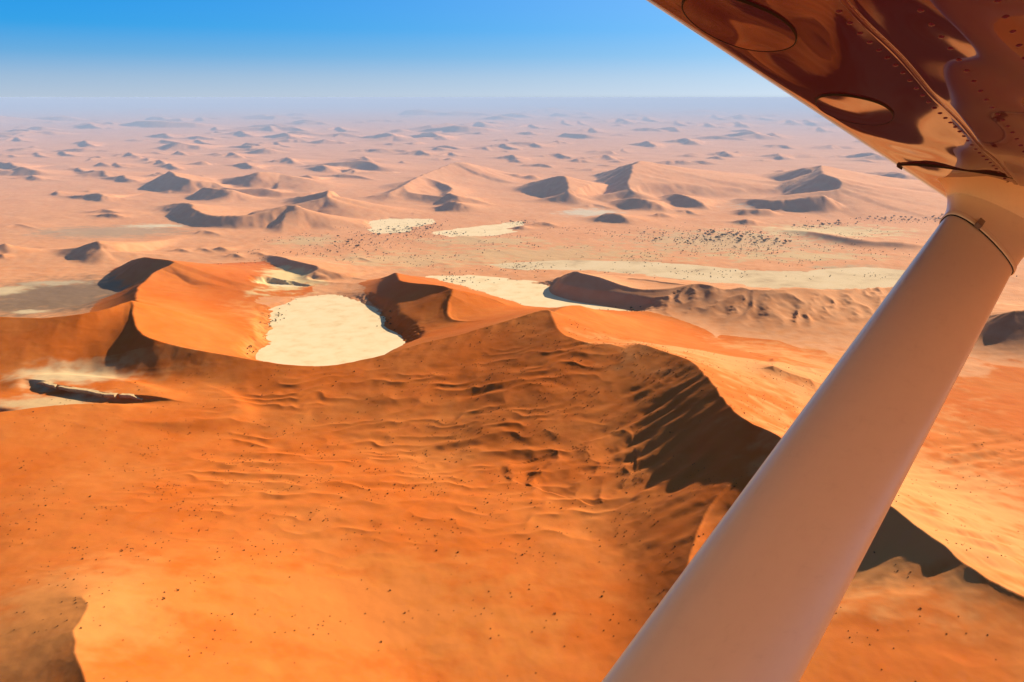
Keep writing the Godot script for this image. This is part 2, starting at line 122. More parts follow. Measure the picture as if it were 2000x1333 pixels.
	["far53", 1.0, 2.0, [-3888, -7014, 3, .60, .20, -3750, -7002, 19, .60, .20, -3664, -7029, 32, .60, .20, -3535, -6833, 27, .60, .20, -3425, -6768, 18, .60, .20, -3307, -6778, 3, .60, .20]],
	["far54", 1.0, 2.0, [-3872, -6279, 3, .60, .20, -3736, -6282, 19, .60, .20, -3654, -6320, 32, .60, .20, -3523, -6166, 27, .60, .20, -3453, -6165, 18, .60, .20, -3311, -6143, 3, .60, .20]],
	["far55", 1.0, 2.0, [-3188, -6374, 4, .60, .20, -3025, -6282, 24, .60, .20, -2913, -6231, 40, .60, .20, -2831, -6093, 34, .60, .20, -2732, -6044, 22, .60, .20, -2661, -6135, 4, .60, .20]],
	["far56", 1.0, 2.0, [-2808, -5149, 4, .60, .20, -2640, -5077, 24, .60, .20, -2525, -5037, 40, .60, .20, -2453, -4954, 34, .60, .20, -2386, -4968, 22, .60, .20, -2292, -5028, 4, .60, .20]],
	["far57", 1.0, 2.0, [-2377, -8027, 5, .60, .20, -2242, -7991, 29, .60, .20, -2157, -8021, 48, .60, .20, -2054, -7787, 41, .60, .20, -2005, -7836, 26, .60, .20, -1886, -7831, 5, .60, .20]],
	["far58", 1.0, 2.0, [-4791, -7570, 5, .60, .20, -4573, -7446, 29, .60, .20, -4428, -7379, 48, .60, .20, -4290, -7187, 41, .60, .20, -4176, -7139, 26, .60, .20, -4113, -7257, 5, .60, .20]],
]

# Patches of other ground (clay, silt, paler sand) and sunlight painted on the bright flanks: x, z, half width, half depth, colour, raggedness of the edge.
var PATCHES := [
	[-1437, -2503, 297, 307, 0.205, 0.125, 0.072, 0.35],
	[-1632, -2589, 69, 66, 0.52, 0.37, 0.2, 0.4],
	[-1532, -2695, 103, 47, 0.4, 0.29, 0.17, 0.7],
	[-1201, -2147, 82, 34, 0.46, 0.17, 0.06, 0.7],
	[-1401, -2311, 59, 29, 0.5, 0.36, 0.2, 0.6],
	[-1866, -3790, 380, 197, 0.37, 0.22, 0.12, 0.5],
	[-1736, -3964, 148, 65, 0.55, 0.42, 0.26, 0.6],
	[-1358, -4100, 153, 52, 0.55, 0.42, 0.26, 0.6],
	[-889, -1474, 117, 46, 0.5, 0.31, 0.145, 0.5],
	[-917, -1614, 128, 71, 0.54, 0.36, 0.18, 0.35],
	[-772, -2752, 131, 232, 0.58, 0.4, 0.18, 0.9],
	[-889, -3536, 133, 132, 0.5, 0.3, 0.14, 0.9],
	[121, -3210, 527, 199, 0.5, 0.29, 0.13, 1.2],
	[-391, -3092, 372, 144, 0.52, 0.3, 0.14, 1.2],
	[-133, -3536, 289, 119, 0.5, 0.3, 0.14, 1.1],
	[927, -3509, 419, 315, 0.48, 0.29, 0.14, 1.1],
	[1473, -3790, 356, 197, 0.56, 0.38, 0.18, 0.9],
	[1125, -3177, 321, 97, 0.5, 0.32, 0.15, 1.0],
	[1228, -2794, 213, 204, 0.36, 0.26, 0.14, 0.5],
	[816, -2752, 80, 57, 0.36, 0.26, 0.14, 0.5],
	[1621, -4656, 347, 224, 0.5, 0.34, 0.22, 0.8],
	[415, -4442, 166, 164, 0.52, 0.4, 0.27, 0.7],
	[651, -1686, 121, 59, 0.4, 0.22, 0.11, 0.8],
	[-460, -743, 116, 133, 0.53, 0.185, 0.046, 0.35],
	[454, -850, 181, 132, 0.52, 0.2, 0.058, 0.6],
	[552, -1686, 364, 302, 0.54, 0.215, 0.068, 0.5],  # sunlit right flank, extra brightness put into the colour
	[604, -1112, 226, 266, 0.54, 0.215, 0.066, 0.5],  # nearer sunlit right flank, lightened by colour too
	[-779, -2012, 194, 366, 0.53, 0.19, 0.052, 0.4],  # sunlit inner left slope, painted brighter
	[-69, -2147, 124, 173, 0.53, 0.19, 0.052, 0.4],
	[-176, -818, 246, 113, 0.5, 0.148, 0.028, 0.5],
]
# Shores of the flat clay pans, x and z of each corner.
var PANS := [
	[-644, -2511, -699, -2385, -722, -2342, -667, -2141, -661, -2066, -630, -1987, -645, -1926, -657, -1860, -546, -1719, -394, -1702, -294, -1783, -236, -1951, -269, -2066, -310, -2167, -362, -2288, -424, -2404, -479, -2470, -565, -2518],
	[-276, -2794, -179, -2811, -71, -2769, 69, -2704, 161, -2657, 247, -2567, 317, -2470, 428, -2330, 369, -2288, 237, -2294, 133, -2294, 60, -2330, 0, -2417, -116, -2589, -224, -2696],
	[-86, -3002, 195, -3071, 579, -3041, 779, -2917, 1023, -2872, 1310, -2945, 1397, -2890, 1277, -2626, 1008, -2626, 811, -2641, 662, -2728, 537, -2811, 277, -2908, 74, -2926],
	[-728, -4130, -632, -4221, -433, -4202, -401, -4060, -492, -3927, -501, -3802, -613, -3757, -681, -3911],
	[-354, -3757, -244, -3895, -100, -3992, 38, -4095, 76, -4026, 0, -3802, -93, -3698, -276, -3656],
	[-867, -2672, -826, -2696, -734, -2672, -674, -2634, -733, -2604, -827, -2611],
]
# Groves: x, z, half width, half depth, how many, height of a tree, which grove.
var GROVES := [
	[-535, -3797, 119, 212, 26, 9, 0],
	[-415, -3906, 61, 160, 16, 8, 0],
	[-668, -3542, 122, 186, 18, 8, 0],
	[-748, -3294, 83, 162, 8, 7, 0],
	[-232, -3708, 139, 72, 12, 7, 0],
	[50, -4055, 55, 68, 10, 8, 0],
	[-499, -3294, 166, 162, 14, 6, 0],
	[963, -3651, 160, 168, 60, 10, 1],
	[1077, -3568, 112, 161, 36, 10, 1],
	[757, -3542, 133, 159, 22, 8, 1],
	[706, -3752, 141, 148, 10, 7, 1],
	[915, -3294, 187, 92, 20, 6, 1],
	[1603, -4004, 112, 67, 16, 10, 2],
	[1907, -4125, 154, 71, 26, 10, 2],
	[1449, -3922, 73, 48, 6, 10, 2],
	[2201, -4197, 157, 73, 16, 10, 2],
	[-209, -2732, 104, 40, 8, 6, 3],
	[0, -2979, 170, 114, 10, 5, 3],
	[-376, -2285, 4, 11, 1, 7, 4],
	[358, -2315, 74, 23, 6, 6, 5],
	[-674, -2217, 20, 121, 8, 5, 4],
	[-649, -1906, 14, 25, 4, 5, 4],
	[-333, -2245, 29, 78, 5, 5, 4],
]

var noise_a := FastNoiseLite.new()
var noise_b := FastNoiseLite.new()
var noise_c := FastNoiseLite.new()
var noise_d := FastNoiseLite.new()

# ------------------------------------------------------------------ helpers
var used := {}
func numbered(called: String) -> String:
	var k: int = used.get(called, -1) + 1
	used[called] = k
	return called if k == 0 else "%s_%03d" % [called, k]

func tag(o: Node, label: String, category := "", group := "", kind := "") -> void:
	o.set_meta("label", label)
	if category: o.set_meta("category", category)
	if group: o.set_meta("group", group)
	if kind: o.set_meta("kind", kind)

func lin(r: float, g: float, b: float) -> Color:
	return Color(r, g, b).linear_to_srgb()

func paint(c: Color, rough: float, spec := 0.5) -> StandardMaterial3D:
	var m := StandardMaterial3D.new()
	m.albedo_color = c
	m.roughness = rough
	m.metallic_specular = spec
	return m

func smax(a: float, b: float, k: float) -> float:
	var q := maxf(k - absf(a - b), 0.0) / k
	return maxf(a, b) + q * q * k * 0.25

func sst(a: float, b: float, x: float) -> float:
	var t := clampf((x - a) / (b - a), 0.0, 1.0)
	return t * t * (3.0 - 2.0 * t)

# ------------------------------------------------------------------ terrain grid: rings round the aircraft's ground point, finer towards the view
var az := PackedFloat32Array()
var rad := PackedFloat32Array()
var NC := 0
var NR := 0
const WEDGE := 0.733
var wedge_cols := 0
var hgt := PackedFloat32Array()
var own := PackedInt32Array()
var gx := PackedFloat32Array()
var gz := PackedFloat32Array()

func make_grid() -> void:
	wedge_cols = int(900 * DETAIL)
	for j in wedge_cols:
		az.append(lerpf(-WEDGE, WEDGE, float(j) / (wedge_cols - 1)))
	var rest := 56
	for j in range(1, rest):
		az.append(lerpf(WEDGE, TAU - WEDGE, float(j) / rest))
	NC = az.size()
	var r := 4.0
	while r < 260000.0:
		rad.append(r)
		var step := 0.0
		if r < 560.0: step = minf(maxf(4.0, r * 0.12), 40.0)
		elif r < 1300.0: step = 2.1
		elif r < 2100.0: step = 2.7
		elif r < 3500.0: step = lerpf(2.7, 11.0, (r - 2100.0) / 1400.0)
		elif r < 30000.0: step = r * 0.0042
		else: step = r * 0.012
		r += step / (DETAIL if r > 560.0 else 1.0)
	NR = rad.size()
	var n := NR * NC
	hgt.resize(n); own.resize(n); gx.resize(n); gz.resize(n)
	var sn := PackedFloat32Array(); var cs := PackedFloat32Array()
	for j in NC:
		sn.append(sin(az[j])); cs.append(cos(az[j]))
	for i in NR:
		var o := i * NC
		for j in NC:
			gx[o + j] = rad[i] * sn[j]
			gz[o + j] = -rad[i] * cs[j]

func row_of(r: float) -> int:
	return clampi(rad.bsearch(r) - 1, 0, NR - 2)

func ground(x: float, z: float) -> float:
	var r := sqrt(x * x + z * z)
	var a := atan2(x, -z)
	var i := row_of(r)
	var fj := (a + WEDGE) / (2.0 * WEDGE) * (wedge_cols - 1)
	var j := clampi(int(fj), 0, wedge_cols - 2)
	var tj := clampf(fj - j, 0.0, 1.0)
	var ti := clampf((r - rad[i]) / (rad[i + 1] - rad[i]), 0.0, 1.0)
	var o := i * NC + j
	return lerpf(lerpf(hgt[o], hgt[o + 1], tj), lerpf(hgt[o + NC], hgt[o + NC + 1], tj), ti)

# lays one dune over the heights: every piece of its crest falls away along its two flanks, the highest counts
var _pts := PackedFloat32Array()
var _ps := 1.0
var _pl := 1.0
var _d := 0.0
var NEARER := 0.45
func flank(k5: int, x: float, z: float) -> float:
	var ax := _pts[k5]; var az_ := _pts[k5 + 1]
	var bx := _pts[k5 + 5] - ax; var bz := _pts[k5 + 6] - az_
	var l2 := bx * bx + bz * bz
	var t := clampf(((x - ax) * bx + (z - az_) * bz) / l2, 0.0, 1.0)
	var ex := x - ax - bx * t; var ez := z - az_ - bz * t
	var d := sqrt(ex * ex + ez * ez)
	var w := 0.5 + 0.5 * clampf((bx * ez - bz * ex) / (sqrt(l2) * maxf(d, 0.01)), -1.0, 1.0)      # 1 = the shaded flank
	w = w * w * (3.0 - 2.0 * w)
	var s := lerpf(lerpf(_pts[k5 + 4], _pts[k5 + 9], t), lerpf(_pts[k5 + 3], _pts[k5 + 8], t), w)
	var p := lerpf(_pl, _ps, w)
	var top := lerpf(_pts[k5 + 2], _pts[k5 + 7], t)
	var u := 1.0 - s * d / (top * p)
	_d = d
	if u <= 0.0: return top * u * p * 0.5
	return top * (u if p < 1.01 else pow(u, p))

func lay_ridge(pts: PackedFloat32Array, p_sh: float, p_lit: float, id: int, soft: float, warp: float) -> void:
	_pts = pts; _ps = p_sh; _pl = p_lit
	var m := pts.size() / 5
	var lo := Vector2(1e9, 1e9); var hi := Vector2(-1e9, -1e9); var reach := 0.0
	for k in m:
		var q := Vector2(pts[k * 5], pts[k * 5 + 1])
		lo = lo.min(q); hi = hi.max(q)
		reach = maxf(reach, pts[k * 5 + 2] * maxf(p_sh / pts[k * 5 + 3], p_lit / pts[k * 5 + 4]))
	reach += soft * 3.0
	lo -= Vector2(reach, reach); hi += Vector2(reach, reach)
	var amin := 9.0; var amax := -9.0; var rmin := 1e9; var rmax := 0.0
	for c in 17:
		for e in 4:
			var t := float(c) / 16.0
			var q := Vector2(lerpf(lo.x, hi.x, t), lo.y)
			if e == 1: q = Vector2(lerpf(lo.x, hi.x, t), hi.y)
			elif e == 2: q = Vector2(lo.x, lerpf(lo.y, hi.y, t))
			elif e == 3: q = Vector2(hi.x, lerpf(lo.y, hi.y, t))
			var a := atan2(q.x, -q.y)
			amin = minf(amin, a); amax = maxf(amax, a)
			rmin = minf(rmin, q.length()); rmax = maxf(rmax, q.length())
	var j0 := clampi(int(floor((amin + WEDGE) / (2.0 * WEDGE) * (wedge_cols - 1))), 0, wedge_cols - 1)
	var j1 := clampi(int(ceil((amax + WEDGE) / (2.0 * WEDGE) * (wedge_cols - 1))), 0, wedge_cols - 1)
	if amax > WEDGE: j1 = mini(wedge_cols + 6, NC - 1)
	if j0 >= j1: return
	var i0 := row_of(rmin * 0.98); var i1 := mini(row_of(rmax * 1.02) + 1, NR - 1)
	var wide := 8
	var vals := PackedFloat32Array(); vals.resize(m)
	var dist := PackedFloat32Array(); dist.resize(m)
	var cand := PackedInt32Array(); cand.resize(m)
	for i in range(i0, i1 + 1):
		var o := i * NC
		var ja := j0
		while ja <= j1:
			var jb := mini(ja + wide - 1, j1)
			var mid := o + (ja + jb) / 2
			var cx := gx[mid]; var cz := gz[mid]
			var spread := maxf(absf(gx[o + jb] - gx[o + ja]), absf(gz[o + jb] - gz[o + ja])) * 0.75 + warp
			if cx < lo.x - spread or cx > hi.x + spread or cz < lo.y - spread or cz > hi.y + spread:
				ja = jb + 1
				continue
			var top_v := -1e9
			var d_min := 1e9
			for k in m - 1:
				vals[k] = flank(k * 5, cx, cz)
				dist[k] = _d
				d_min = minf(d_min, _d)
			for k in m - 1:
				vals[k] -= NEARER * (dist[k] - d_min)
				top_v = maxf(top_v, vals[k])
			var margin := spread * (0.7 + NEARER)
			if top_v + margin < -soft:
				ja = jb + 1
				continue
			var nc := 0
			for k in m - 1:
				if vals[k] + 2.0 * margin >= top_v:
					cand[nc] = k * 5; nc += 1
			for j in range(ja, jb + 1):
				var x := gx[o + j]; var z := gz[o + j]
				if warp > 0.0:
					var x0 := x
					x += noise_b.get_noise_2d(x0, z) * warp
					z += noise_b.get_noise_2d(x0 + 5000.0, z) * warp
				var v := -1e9
				if nc == 1: v = flank(cand[0], x, z)
				else:
					d_min = 1e9
					for c in nc:
						v = maxf(v, flank(cand[c], x, z) - NEARER * _d)
						d_min = minf(d_min, _d)
					v += NEARER * d_min
				if v < -soft: continue
				var was := hgt[o + j]
				hgt[o + j] = smax(was, v, soft)
				if v > was and id >= 0: own[o + j] = id
			ja = jb + 1

func smooth_line(a: Array) -> PackedFloat32Array:
	var m := a.size() / 5
	var out := PackedFloat32Array()
	for k in m - 1:
		for q in 2:
			var t := q * 0.5
			for c in 5:
				var p0: float = a[maxi(k - 1, 0) * 5 + c]; var p1: float = a[k * 5 + c]
				var p2: float = a[(k + 1) * 5 + c]; var p3: float = a[mini(k + 2, m - 1) * 5 + c]
				var v := 0.5 * (2.0 * p1 + (p2 - p0) * t + (2.0 * p0 - 5.0 * p1 + 4.0 * p2 - p3) * t * t + (3.0 * p1 - p0 - 3.0 * p2 + p3) * t * t * t)
				if c == 2: v = maxf(v, 1.0)
				elif c > 2: v = maxf(v, 0.06)
				out.append(v)
	for c in 5: out.append(maxf(a[(m - 1) * 5 + c], 1.0) if c == 2 else a[(m - 1) * 5 + c])
	return out

func in_blob(x: float, z: float, cx: float, cz: float, rx: float, rz: float) -> float:
	var dx := (x - cx) / rx; var dz := (z - cz) / rz
	return exp(-(dx * dx + dz * dz))

const DUNE_IDS := {"front": 1, "spur": 1, "lump_bump": 1, "near_swell": 1, "knoll": 2, "corner": 3, "pan_dune": 4, "pan_dune_arm": 4, "left_dune": 5, "small_pan_dune": 6, "shore_dune": 7, "shore_dune_back": 7, "lumpy": 8, "second": 9, "second_arm": 9, "right_far_bank": 10, "crescent": 11, "crater": 12, "shoulder": 13, "blade": 14, "horn": 15, "long_crest": 16, "bowl": 16, "bowl_rim": 16, "pup": 17, "block": 18, "grand": 19, "grand_back": 19, "grand_east": 20, "low_blade": 21, "k": 22, "l": 23, "m": 24, "p": 25, "valley_bar": 26, "west_ridge": 27}

const DUNE_LABELS := ["wide sandy desert floor with far dunes reaching to the horizon", "huge orange front dune with a long curving crest and dark right flank", "small rounded dune crest behind the lower end of the strut", "bright orange dune crest in the bottom left corner", "star dune with a dark steep face between the two cream clay pans", "tall dune with a dark face behind the front dune's left summit, beside the grey flats", "low dark dune above the tiny cracked pan", "dark dune on the far shore of the long cream pan", "lumpy eroded ridge in front of the broad valley pan", "small dune with hollows below the front dune's right crest", "dark dune bank at the right edge behind the strut", "long crescent dune with a dark curved face beyond the grey silt sheet", "small crater shaped dune above the long crescent dune", "dark shouldered dune left of the crater shaped dune", "blade shaped dune right of the dark shouldered dune", "horned dune at the right tip of the long crescent dune", "winding long crested dune behind the ringed small pan", "small dark crescent dune just behind the ringed small pan", "blocky dune with a dark left face left of the great pale dune", "great pale dune with a dark left face in the far middle distance", "great pale dune with a dark rounded face near the wing's edge", "low blade dune with a dark front below the rounded dark face", "small dark peak below the great pale dune", "dark dune wedge below the small dark peak", "round dark dune nearest the valley below the great pale dune", "soft double humped dune right of the dark dune wedge", "long low dark bar of sand right of the dense tree grove", "dune ridge with a dark left tip left of the front dune, beyond the grey flats"]

func build_heights() -> void:
	# broad swells under the near dunes
	for i in NR:
		var o := i * NC
		for j in NC:
			var x := gx[o + j]; var z := gz[o + j]
			var b := 30.0 * in_blob(x, z, -100.0, -1000.0, 700.0, 420.0)
			b += 34.0 * in_blob(x, z, -620.0, -900.0, 320.0, 330.0)
			b += 26.0 * in_blob(x, z, 560.0, -900.0, 260.0, 360.0) + 76.0 * (1.0 - sst(175.0, 310.0, Vector2(x - 425.0, z + 560.0).length()))
			var n := noise_a.get_noise_2d(x * 0.25, z * 0.25)
			hgt[o + j] = b + 3.0 * n + (0.0 if rad[i] < 4200.0 else 9.0 * sst(4200.0, 9000.0, rad[i]) * (1.0 - 2.0 * absf(noise_b.get_noise_2d(x * 0.10 + 900.0, z * 0.13))))
	# far dunes, hundreds of them, towards the horizon
	var rng := RandomNumberGenerator.new(); rng.seed = 11
	for k in 330:
		var u := rng.randf()
		var dist := 1.0 / lerpf(1.0 / 5600.0, 1.0 / 60000.0, pow(u, 0.7))
		var a := rng.randf_range(-0.62, 0.62)
		var c := Vector2(sin(a), -cos(a)) * dist
		var big := clampf(dist / 13000.0, 0.5, 1.7)
		var h := rng.randf_range(18.0, 70.0) * big * (1.0 if rng.randf() < 0.82 else 1.7)
		var turn := rng.randfn(0.0, 0.6) + 0.25
		var dir := Vector2(cos(turn), sin(turn))
		var len := h * rng.randf_range(3.0, 9.0)
		var side := Vector2(-dir.y, dir.x)
		var raw := []
		var bow := rng.randf_range(-0.35, 0.35) * len
		var peak := rng.randf_range(-0.5, 0.5)
		for q in 7:
			var t := q / 3.0 - 1.0
			var p := c + dir * t * len + side * (bow * (1.0 - t * t)) + side * rng.randf_range(-0.09, 0.09) * len
			raw.append_array([p.x, p.y, maxf(2.0, h * (1.0 - pow(absf(t - peak) / (1.0 + absf(peak)), 1.4)) * rng.randf_range(0.75, 1.1) + 2.0), rng.randf_range(0.40, 0.62), rng.randf_range(0.12, 0.24)])
		lay_ridge(smooth_line(raw), 1.0, 2.0, -1, 8.0, 0.0)
		if rng.randf() < 0.4:
			var arm := Vector2(dir.x, dir.y).rotated(rng.randf_range(0.7, 2.2)) * len * rng.randf_range(0.5, 1.0)
			var at := c + dir * peak * len + side * bow * (1.0 - peak * peak)
			lay_ridge(smooth_line([at.x, at.y, h * .95, .5, .25, at.x + arm.x * .5, at.y + arm.y * .5, h * .45, .45, .25, at.x + arm.x, at.y + arm.y, 3.0, .35, .25]), 1.1, 1.6, -1, 8.0, 0.0)
	# the dunes that can be told apart
	for r in RIDGES:
		var id: int = DUNE_IDS.get(r[0], -1)
		var line := smooth_line(r[3])
		var near := 0.0
		for k in line.size() / 5: near = maxf(near, Vector2(line[k * 5], line[k * 5 + 1]).length())
		NEARER = 0.0 if id in [1, 3, 8] else 0.4
		lay_ridge(line, r[1], r[2], id, clampf(near / 300.0, 4.0, 14.0), clampf((near - 1500.0) / 300.0, 2.0, 18.0) if near > 1000.0 else 1.5)


# wind fills hollows: creases between flanks are smoothed, crests stay sharp
func fill_hollows(w: int) -> void:
	var i0 := row_of(600.0); var i1 := row_of(2700.0)
	var n := (i1 - i0 + 1) * wedge_cols
	var a := PackedFloat32Array(); a.resize(n)
	var b := PackedFloat32Array(); b.resize(n)
	for i in range(i0, i1 + 1):
		var o := i * NC; var q := (i - i0) * wedge_cols
		var s := 0.0
		for j in range(-w, w + 1): s += hgt[o + clampi(j, 0, wedge_cols - 1)]
		for j in wedge_cols:
			a[q + j] = s
			s += hgt[o + mini(j + w + 1, wedge_cols - 1)] - hgt[o + maxi(j - w, 0)]
	var rows := i1 - i0 + 1
	var k2 := 1.0 / ((2 * w + 1) * (2 * w + 1))
	for j in wedge_cols:
		var s := 0.0
		for i in range(-w, w + 1): s += a[clampi(i, 0, rows - 1) * wedge_cols + j]
		for i in rows:
			b[i * wedge_cols + j] = s * k2
			s += a[mini(i + w + 1, rows - 1) * wedge_cols + j] - a[maxi(i - w, 0) * wedge_cols + j]
	for i in range(i0, i1 + 1):
		var o := i * NC; var q := (i - i0) * wedge_cols
		for j in wedge_cols: hgt[o + j] = maxf(hgt[o + j], b[q + j])

const SCARP := [Vector2(-1003, -1580), Vector2(-957, -1564), Vector2(-912, -1537), Vector2(-873, -1522), Vector2(-831, -1507), Vector2(-792, -1490), Vector2(-750, -1484), Vector2(-713, -1478)]
# the hollow left of the front dune: a clay bed broken by a low scarp
func carve_hollow() -> void:
	for i in range(row_of(1400.0), row_of(2300.0)):
		var o := i * NC
		for j in wedge_cols:
			var x := gx[o + j]; var z := gz[o + j]
			var u := (x + 850.0) * 0.94 + (z + 1540.0) * 0.33; var v := -(x + 850.0) * 0.33 + (z + 1540.0) * 0.94
			var wide := exp(-(u * u) / (360.0 * 360.0) - (v * v) / (130.0 * 130.0))
			if wide < 0.03: continue
			hgt[o + j] = smax(hgt[o + j], lerpf(-25.0, 37.5, sst(0.04, 0.4, wide)), 8.0)
			var w := exp(-(u * u) / (190.0 * 190.0) - (v * v) / (62.0 * 62.0))
			if w < 0.02: continue
			var q := Vector2(x, z); var best := 1e9; var behind := 0.0
			for k in SCARP.size() - 1:
				var a: Vector2 = SCARP[k]; var b: Vector2 = SCARP[k + 1]
				var p := Geometry2D.get_closest_point_to_segment(q, a, b)
				var d := q.distance_squared_to(p)
				if d < best:
					best = d
					behind = -(b - a).normalized().cross(q - a)
			var bed := lerpf(lerpf(36.0, 48.0, sst(-115.0, -160.0, u)), 48.0, sst(2.0, 7.0, behind))
			hgt[o + j] = lerpf(hgt[o + j], bed + 0.4 * noise_d.get_noise_2d(x, z), sst(0.15, 0.55, w))

# sinks the ground under each clay pan so that its shore is where the sand dips below the flat clay
func sink_pans() -> void:
	for pan in PANS:
		var poly := PackedVector2Array()
		for k in pan.size() / 2: poly.append(Vector2(pan[k * 2], pan[k * 2 + 1]))
		var lo := Vector2(1e9, 1e9); var hi := Vector2(-1e9, -1e9)
		for q in poly:
			lo = lo.min(q); hi = hi.max(q)
		var soft := clampf((hi - lo).length() * 0.05, 14.0, 40.0)
		lo -= Vector2(soft, soft); hi += Vector2(soft, soft)
		var a0 := minf(atan2(lo.x, -hi.y), atan2(lo.x, -lo.y)); var a1 := maxf(atan2(hi.x, -hi.y), atan2(hi.x, -lo.y))
		var j0 := clampi(int((a0 + WEDGE) / (2.0 * WEDGE) * (wedge_cols - 1)), 0, wedge_cols - 1)
		var j1 := clampi(int((a1 + WEDGE) / (2.0 * WEDGE) * (wedge_cols - 1)) + 1, 0, wedge_cols - 1)
		for i in range(row_of(-hi.y), mini(row_of(Vector2(maxf(absf(lo.x), absf(hi.x)), lo.y).length()) + 1, NR - 1)):
			var o := i * NC
			for j in range(j0, j1 + 1):
				var q := Vector2(gx[o + j], gz[o + j])
				if q.x < lo.x or q.x > hi.x or q.y < lo.y or q.y > hi.y: continue
				var best := 1e9
				for k in poly.size():
					best = minf(best, q.distance_squared_to(Geometry2D.get_closest_point_to_segment(q, poly[k], poly[(k + 1) % poly.size()])))
				var d := sqrt(best)
				if not Geometry2D.is_point_in_polygon(q, poly): d = -d
				d += 18.0 * noise_d.get_noise_2d(q.x * 1.2, q.y * 1.2) + 9.0 * noise_d.get_noise_2d(q.x * 5.0, q.y * 5.0)
				var w := sst(-soft, soft * 0.7, d) * (1.0 - sst(14.0, 34.0, hgt[o + j]))
				hgt[o + j] = lerpf(hgt[o + j], -2.0, w)

var colr := PackedColorArray()
const UNHAZED_DUNES := [1, 2, 3, 4, 5, 9]
func relief_and_colour() -> void:
	colr.resize(NR * NC)
	for i in NR:
		var o := i * NC
		var r := rad[i]
		var near := 1.0 - sst(1900.0, 3000.0, r)
		for j in NC:
			var x := gx[o + j]; var z := gz[o + j]
			var h := hgt[o + j]
			var n1 := noise_a.get_noise_2d(x, z)
			var n2 := noise_d.get_noise_2d(x * 0.3, z * 0.3)
			var n3 := noise_d.get_noise_2d(x * 2.0 + 300.0, z * 2.0)
			var c := Color(0.468, 0.104, 0.0145)
			c = c.lerp(Color(0.50, 0.148, 0.030), clampf(0.35 + 0.8 * n2 + 0.35 * n3, 0.0, 1.0))
			# distance haze painted into the sand colour beyond the front dunes, paler and peachier
			if z < -1500.0 and own[o + j] not in UNHAZED_DUNES:
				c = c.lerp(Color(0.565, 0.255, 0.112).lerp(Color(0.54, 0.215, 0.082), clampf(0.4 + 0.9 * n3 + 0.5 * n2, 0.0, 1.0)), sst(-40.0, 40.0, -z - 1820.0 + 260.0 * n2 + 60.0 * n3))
			if near > 0.0 and r > 500.0 and j < wedge_cols + 6:
				# wandering low ridges across the front slope
				var wx := x + 46.0 * noise_b.get_noise_2d(x * 1.3, z * 1.3)
				var wz := z + 30.0 * noise_b.get_noise_2d(x * 1.3 + 700.0, z * 1.3)
				var rip := 1.0 - absf(noise_c.get_noise_2d(wx * 0.20, wz * 0.85)) * 2.2
				var face := sst(-1640.0, -1500.0, z) * (1.0 - sst(-1060.0, -900.0, z)) * sst(-640.0, -420.0, x) * (1.0 - sst(60.0, 220.0, x))
				face *= 0.55 + 0.9 * clampf(0.5 + noise_b.get_noise_2d(x * 0.7 - 400.0, z * 0.7), 0.0, 1.0)
				h += rip * (0.25 + 1.5 * face) * near
				h += n1 * 1.2 * near
				# furrows running down the steep shaded flank of the right ridge
				var u := (x * 0.91 - z * 0.40); var v := (x * 0.40 + z * 0.91)
				var steep := sst(80.0, 230.0, x) * (1.0 - sst(-850.0, -700.0, z)) * sst(-1480.0, -1300.0, z)
				var fur := noise_c.get_noise_2d(u * 0.22 + 12.0 * n1, v * 1.5 + 9.0 * noise_b.get_noise_2d(u * 2.0, v * 2.0))
				h += fur * 4.6 * steep * near * clampf(0.6 + 1.4 * n2, 0.0, 1.3)
				# furrows on the left summit's shaded flank
				var left := in_blob(x, z, -800.0, -1660.0, 210.0, 110.0)
				if left > 0.02:
					h += noise_c.get_noise_2d((x * 0.5 + z * 0.86) * 0.10 + 6.0 * n1, (x * 0.86 - z * 0.5) * 1.1) * 0.8 * left
			var id := own[o + j]
			if (id == 8 or id == 9) and h > 6.0:
				# lumps and hollows on the broken dunes
				var amp := 10.0 if id == 8 else 6.0
				var bx := x + 25.0 * n1
				var q := absf(noise_c.get_noise_2d((bx + z * 0.5) * 0.55, z * 0.30 + 2000.0))
				h += amp * (0.5 + 0.5 * noise_b.get_noise_2d(x * 1.5, z * 1.5)) * (0.4 - q * 1.5) * sst(6.0, 30.0, h) * sst(0.0, 40.0, 90.0 - h)
			elif r > 2600.0:
				h += n3 * 0.9 + (1.0 - absf(noise_c.get_noise_2d(x * 0.14 + 40.0 * n1 * 0.14, z * 0.2)) * 2.0) * 1.2
			for p in PATCHES:
				var dx: float = (x - p[0]) / p[2]
				if dx > 1.8 or dx < -1.8: continue
				var dz: float = (z - p[1]) / p[3]
				if dz > 1.8 or dz < -1.8: continue
				var ragged: float = p[7]
				var m := 1.0 - sqrt(dx * dx + dz * dz) + ragged * (0.9 * noise_d.get_noise_2d(x * 0.8, z * 1.6) + 0.5 * n3)
				if h > 14.0 and z < -1700.0: m -= (h - 14.0) * 0.05
				c = c.lerp(Color(p[4], p[5], p[6]), sst(-0.25, 0.55, m + 0.25 * noise_a.get_noise_2d(x * 3.0, z * 3.0)))
			hgt[o + j] = h
			colr[o + j] = c


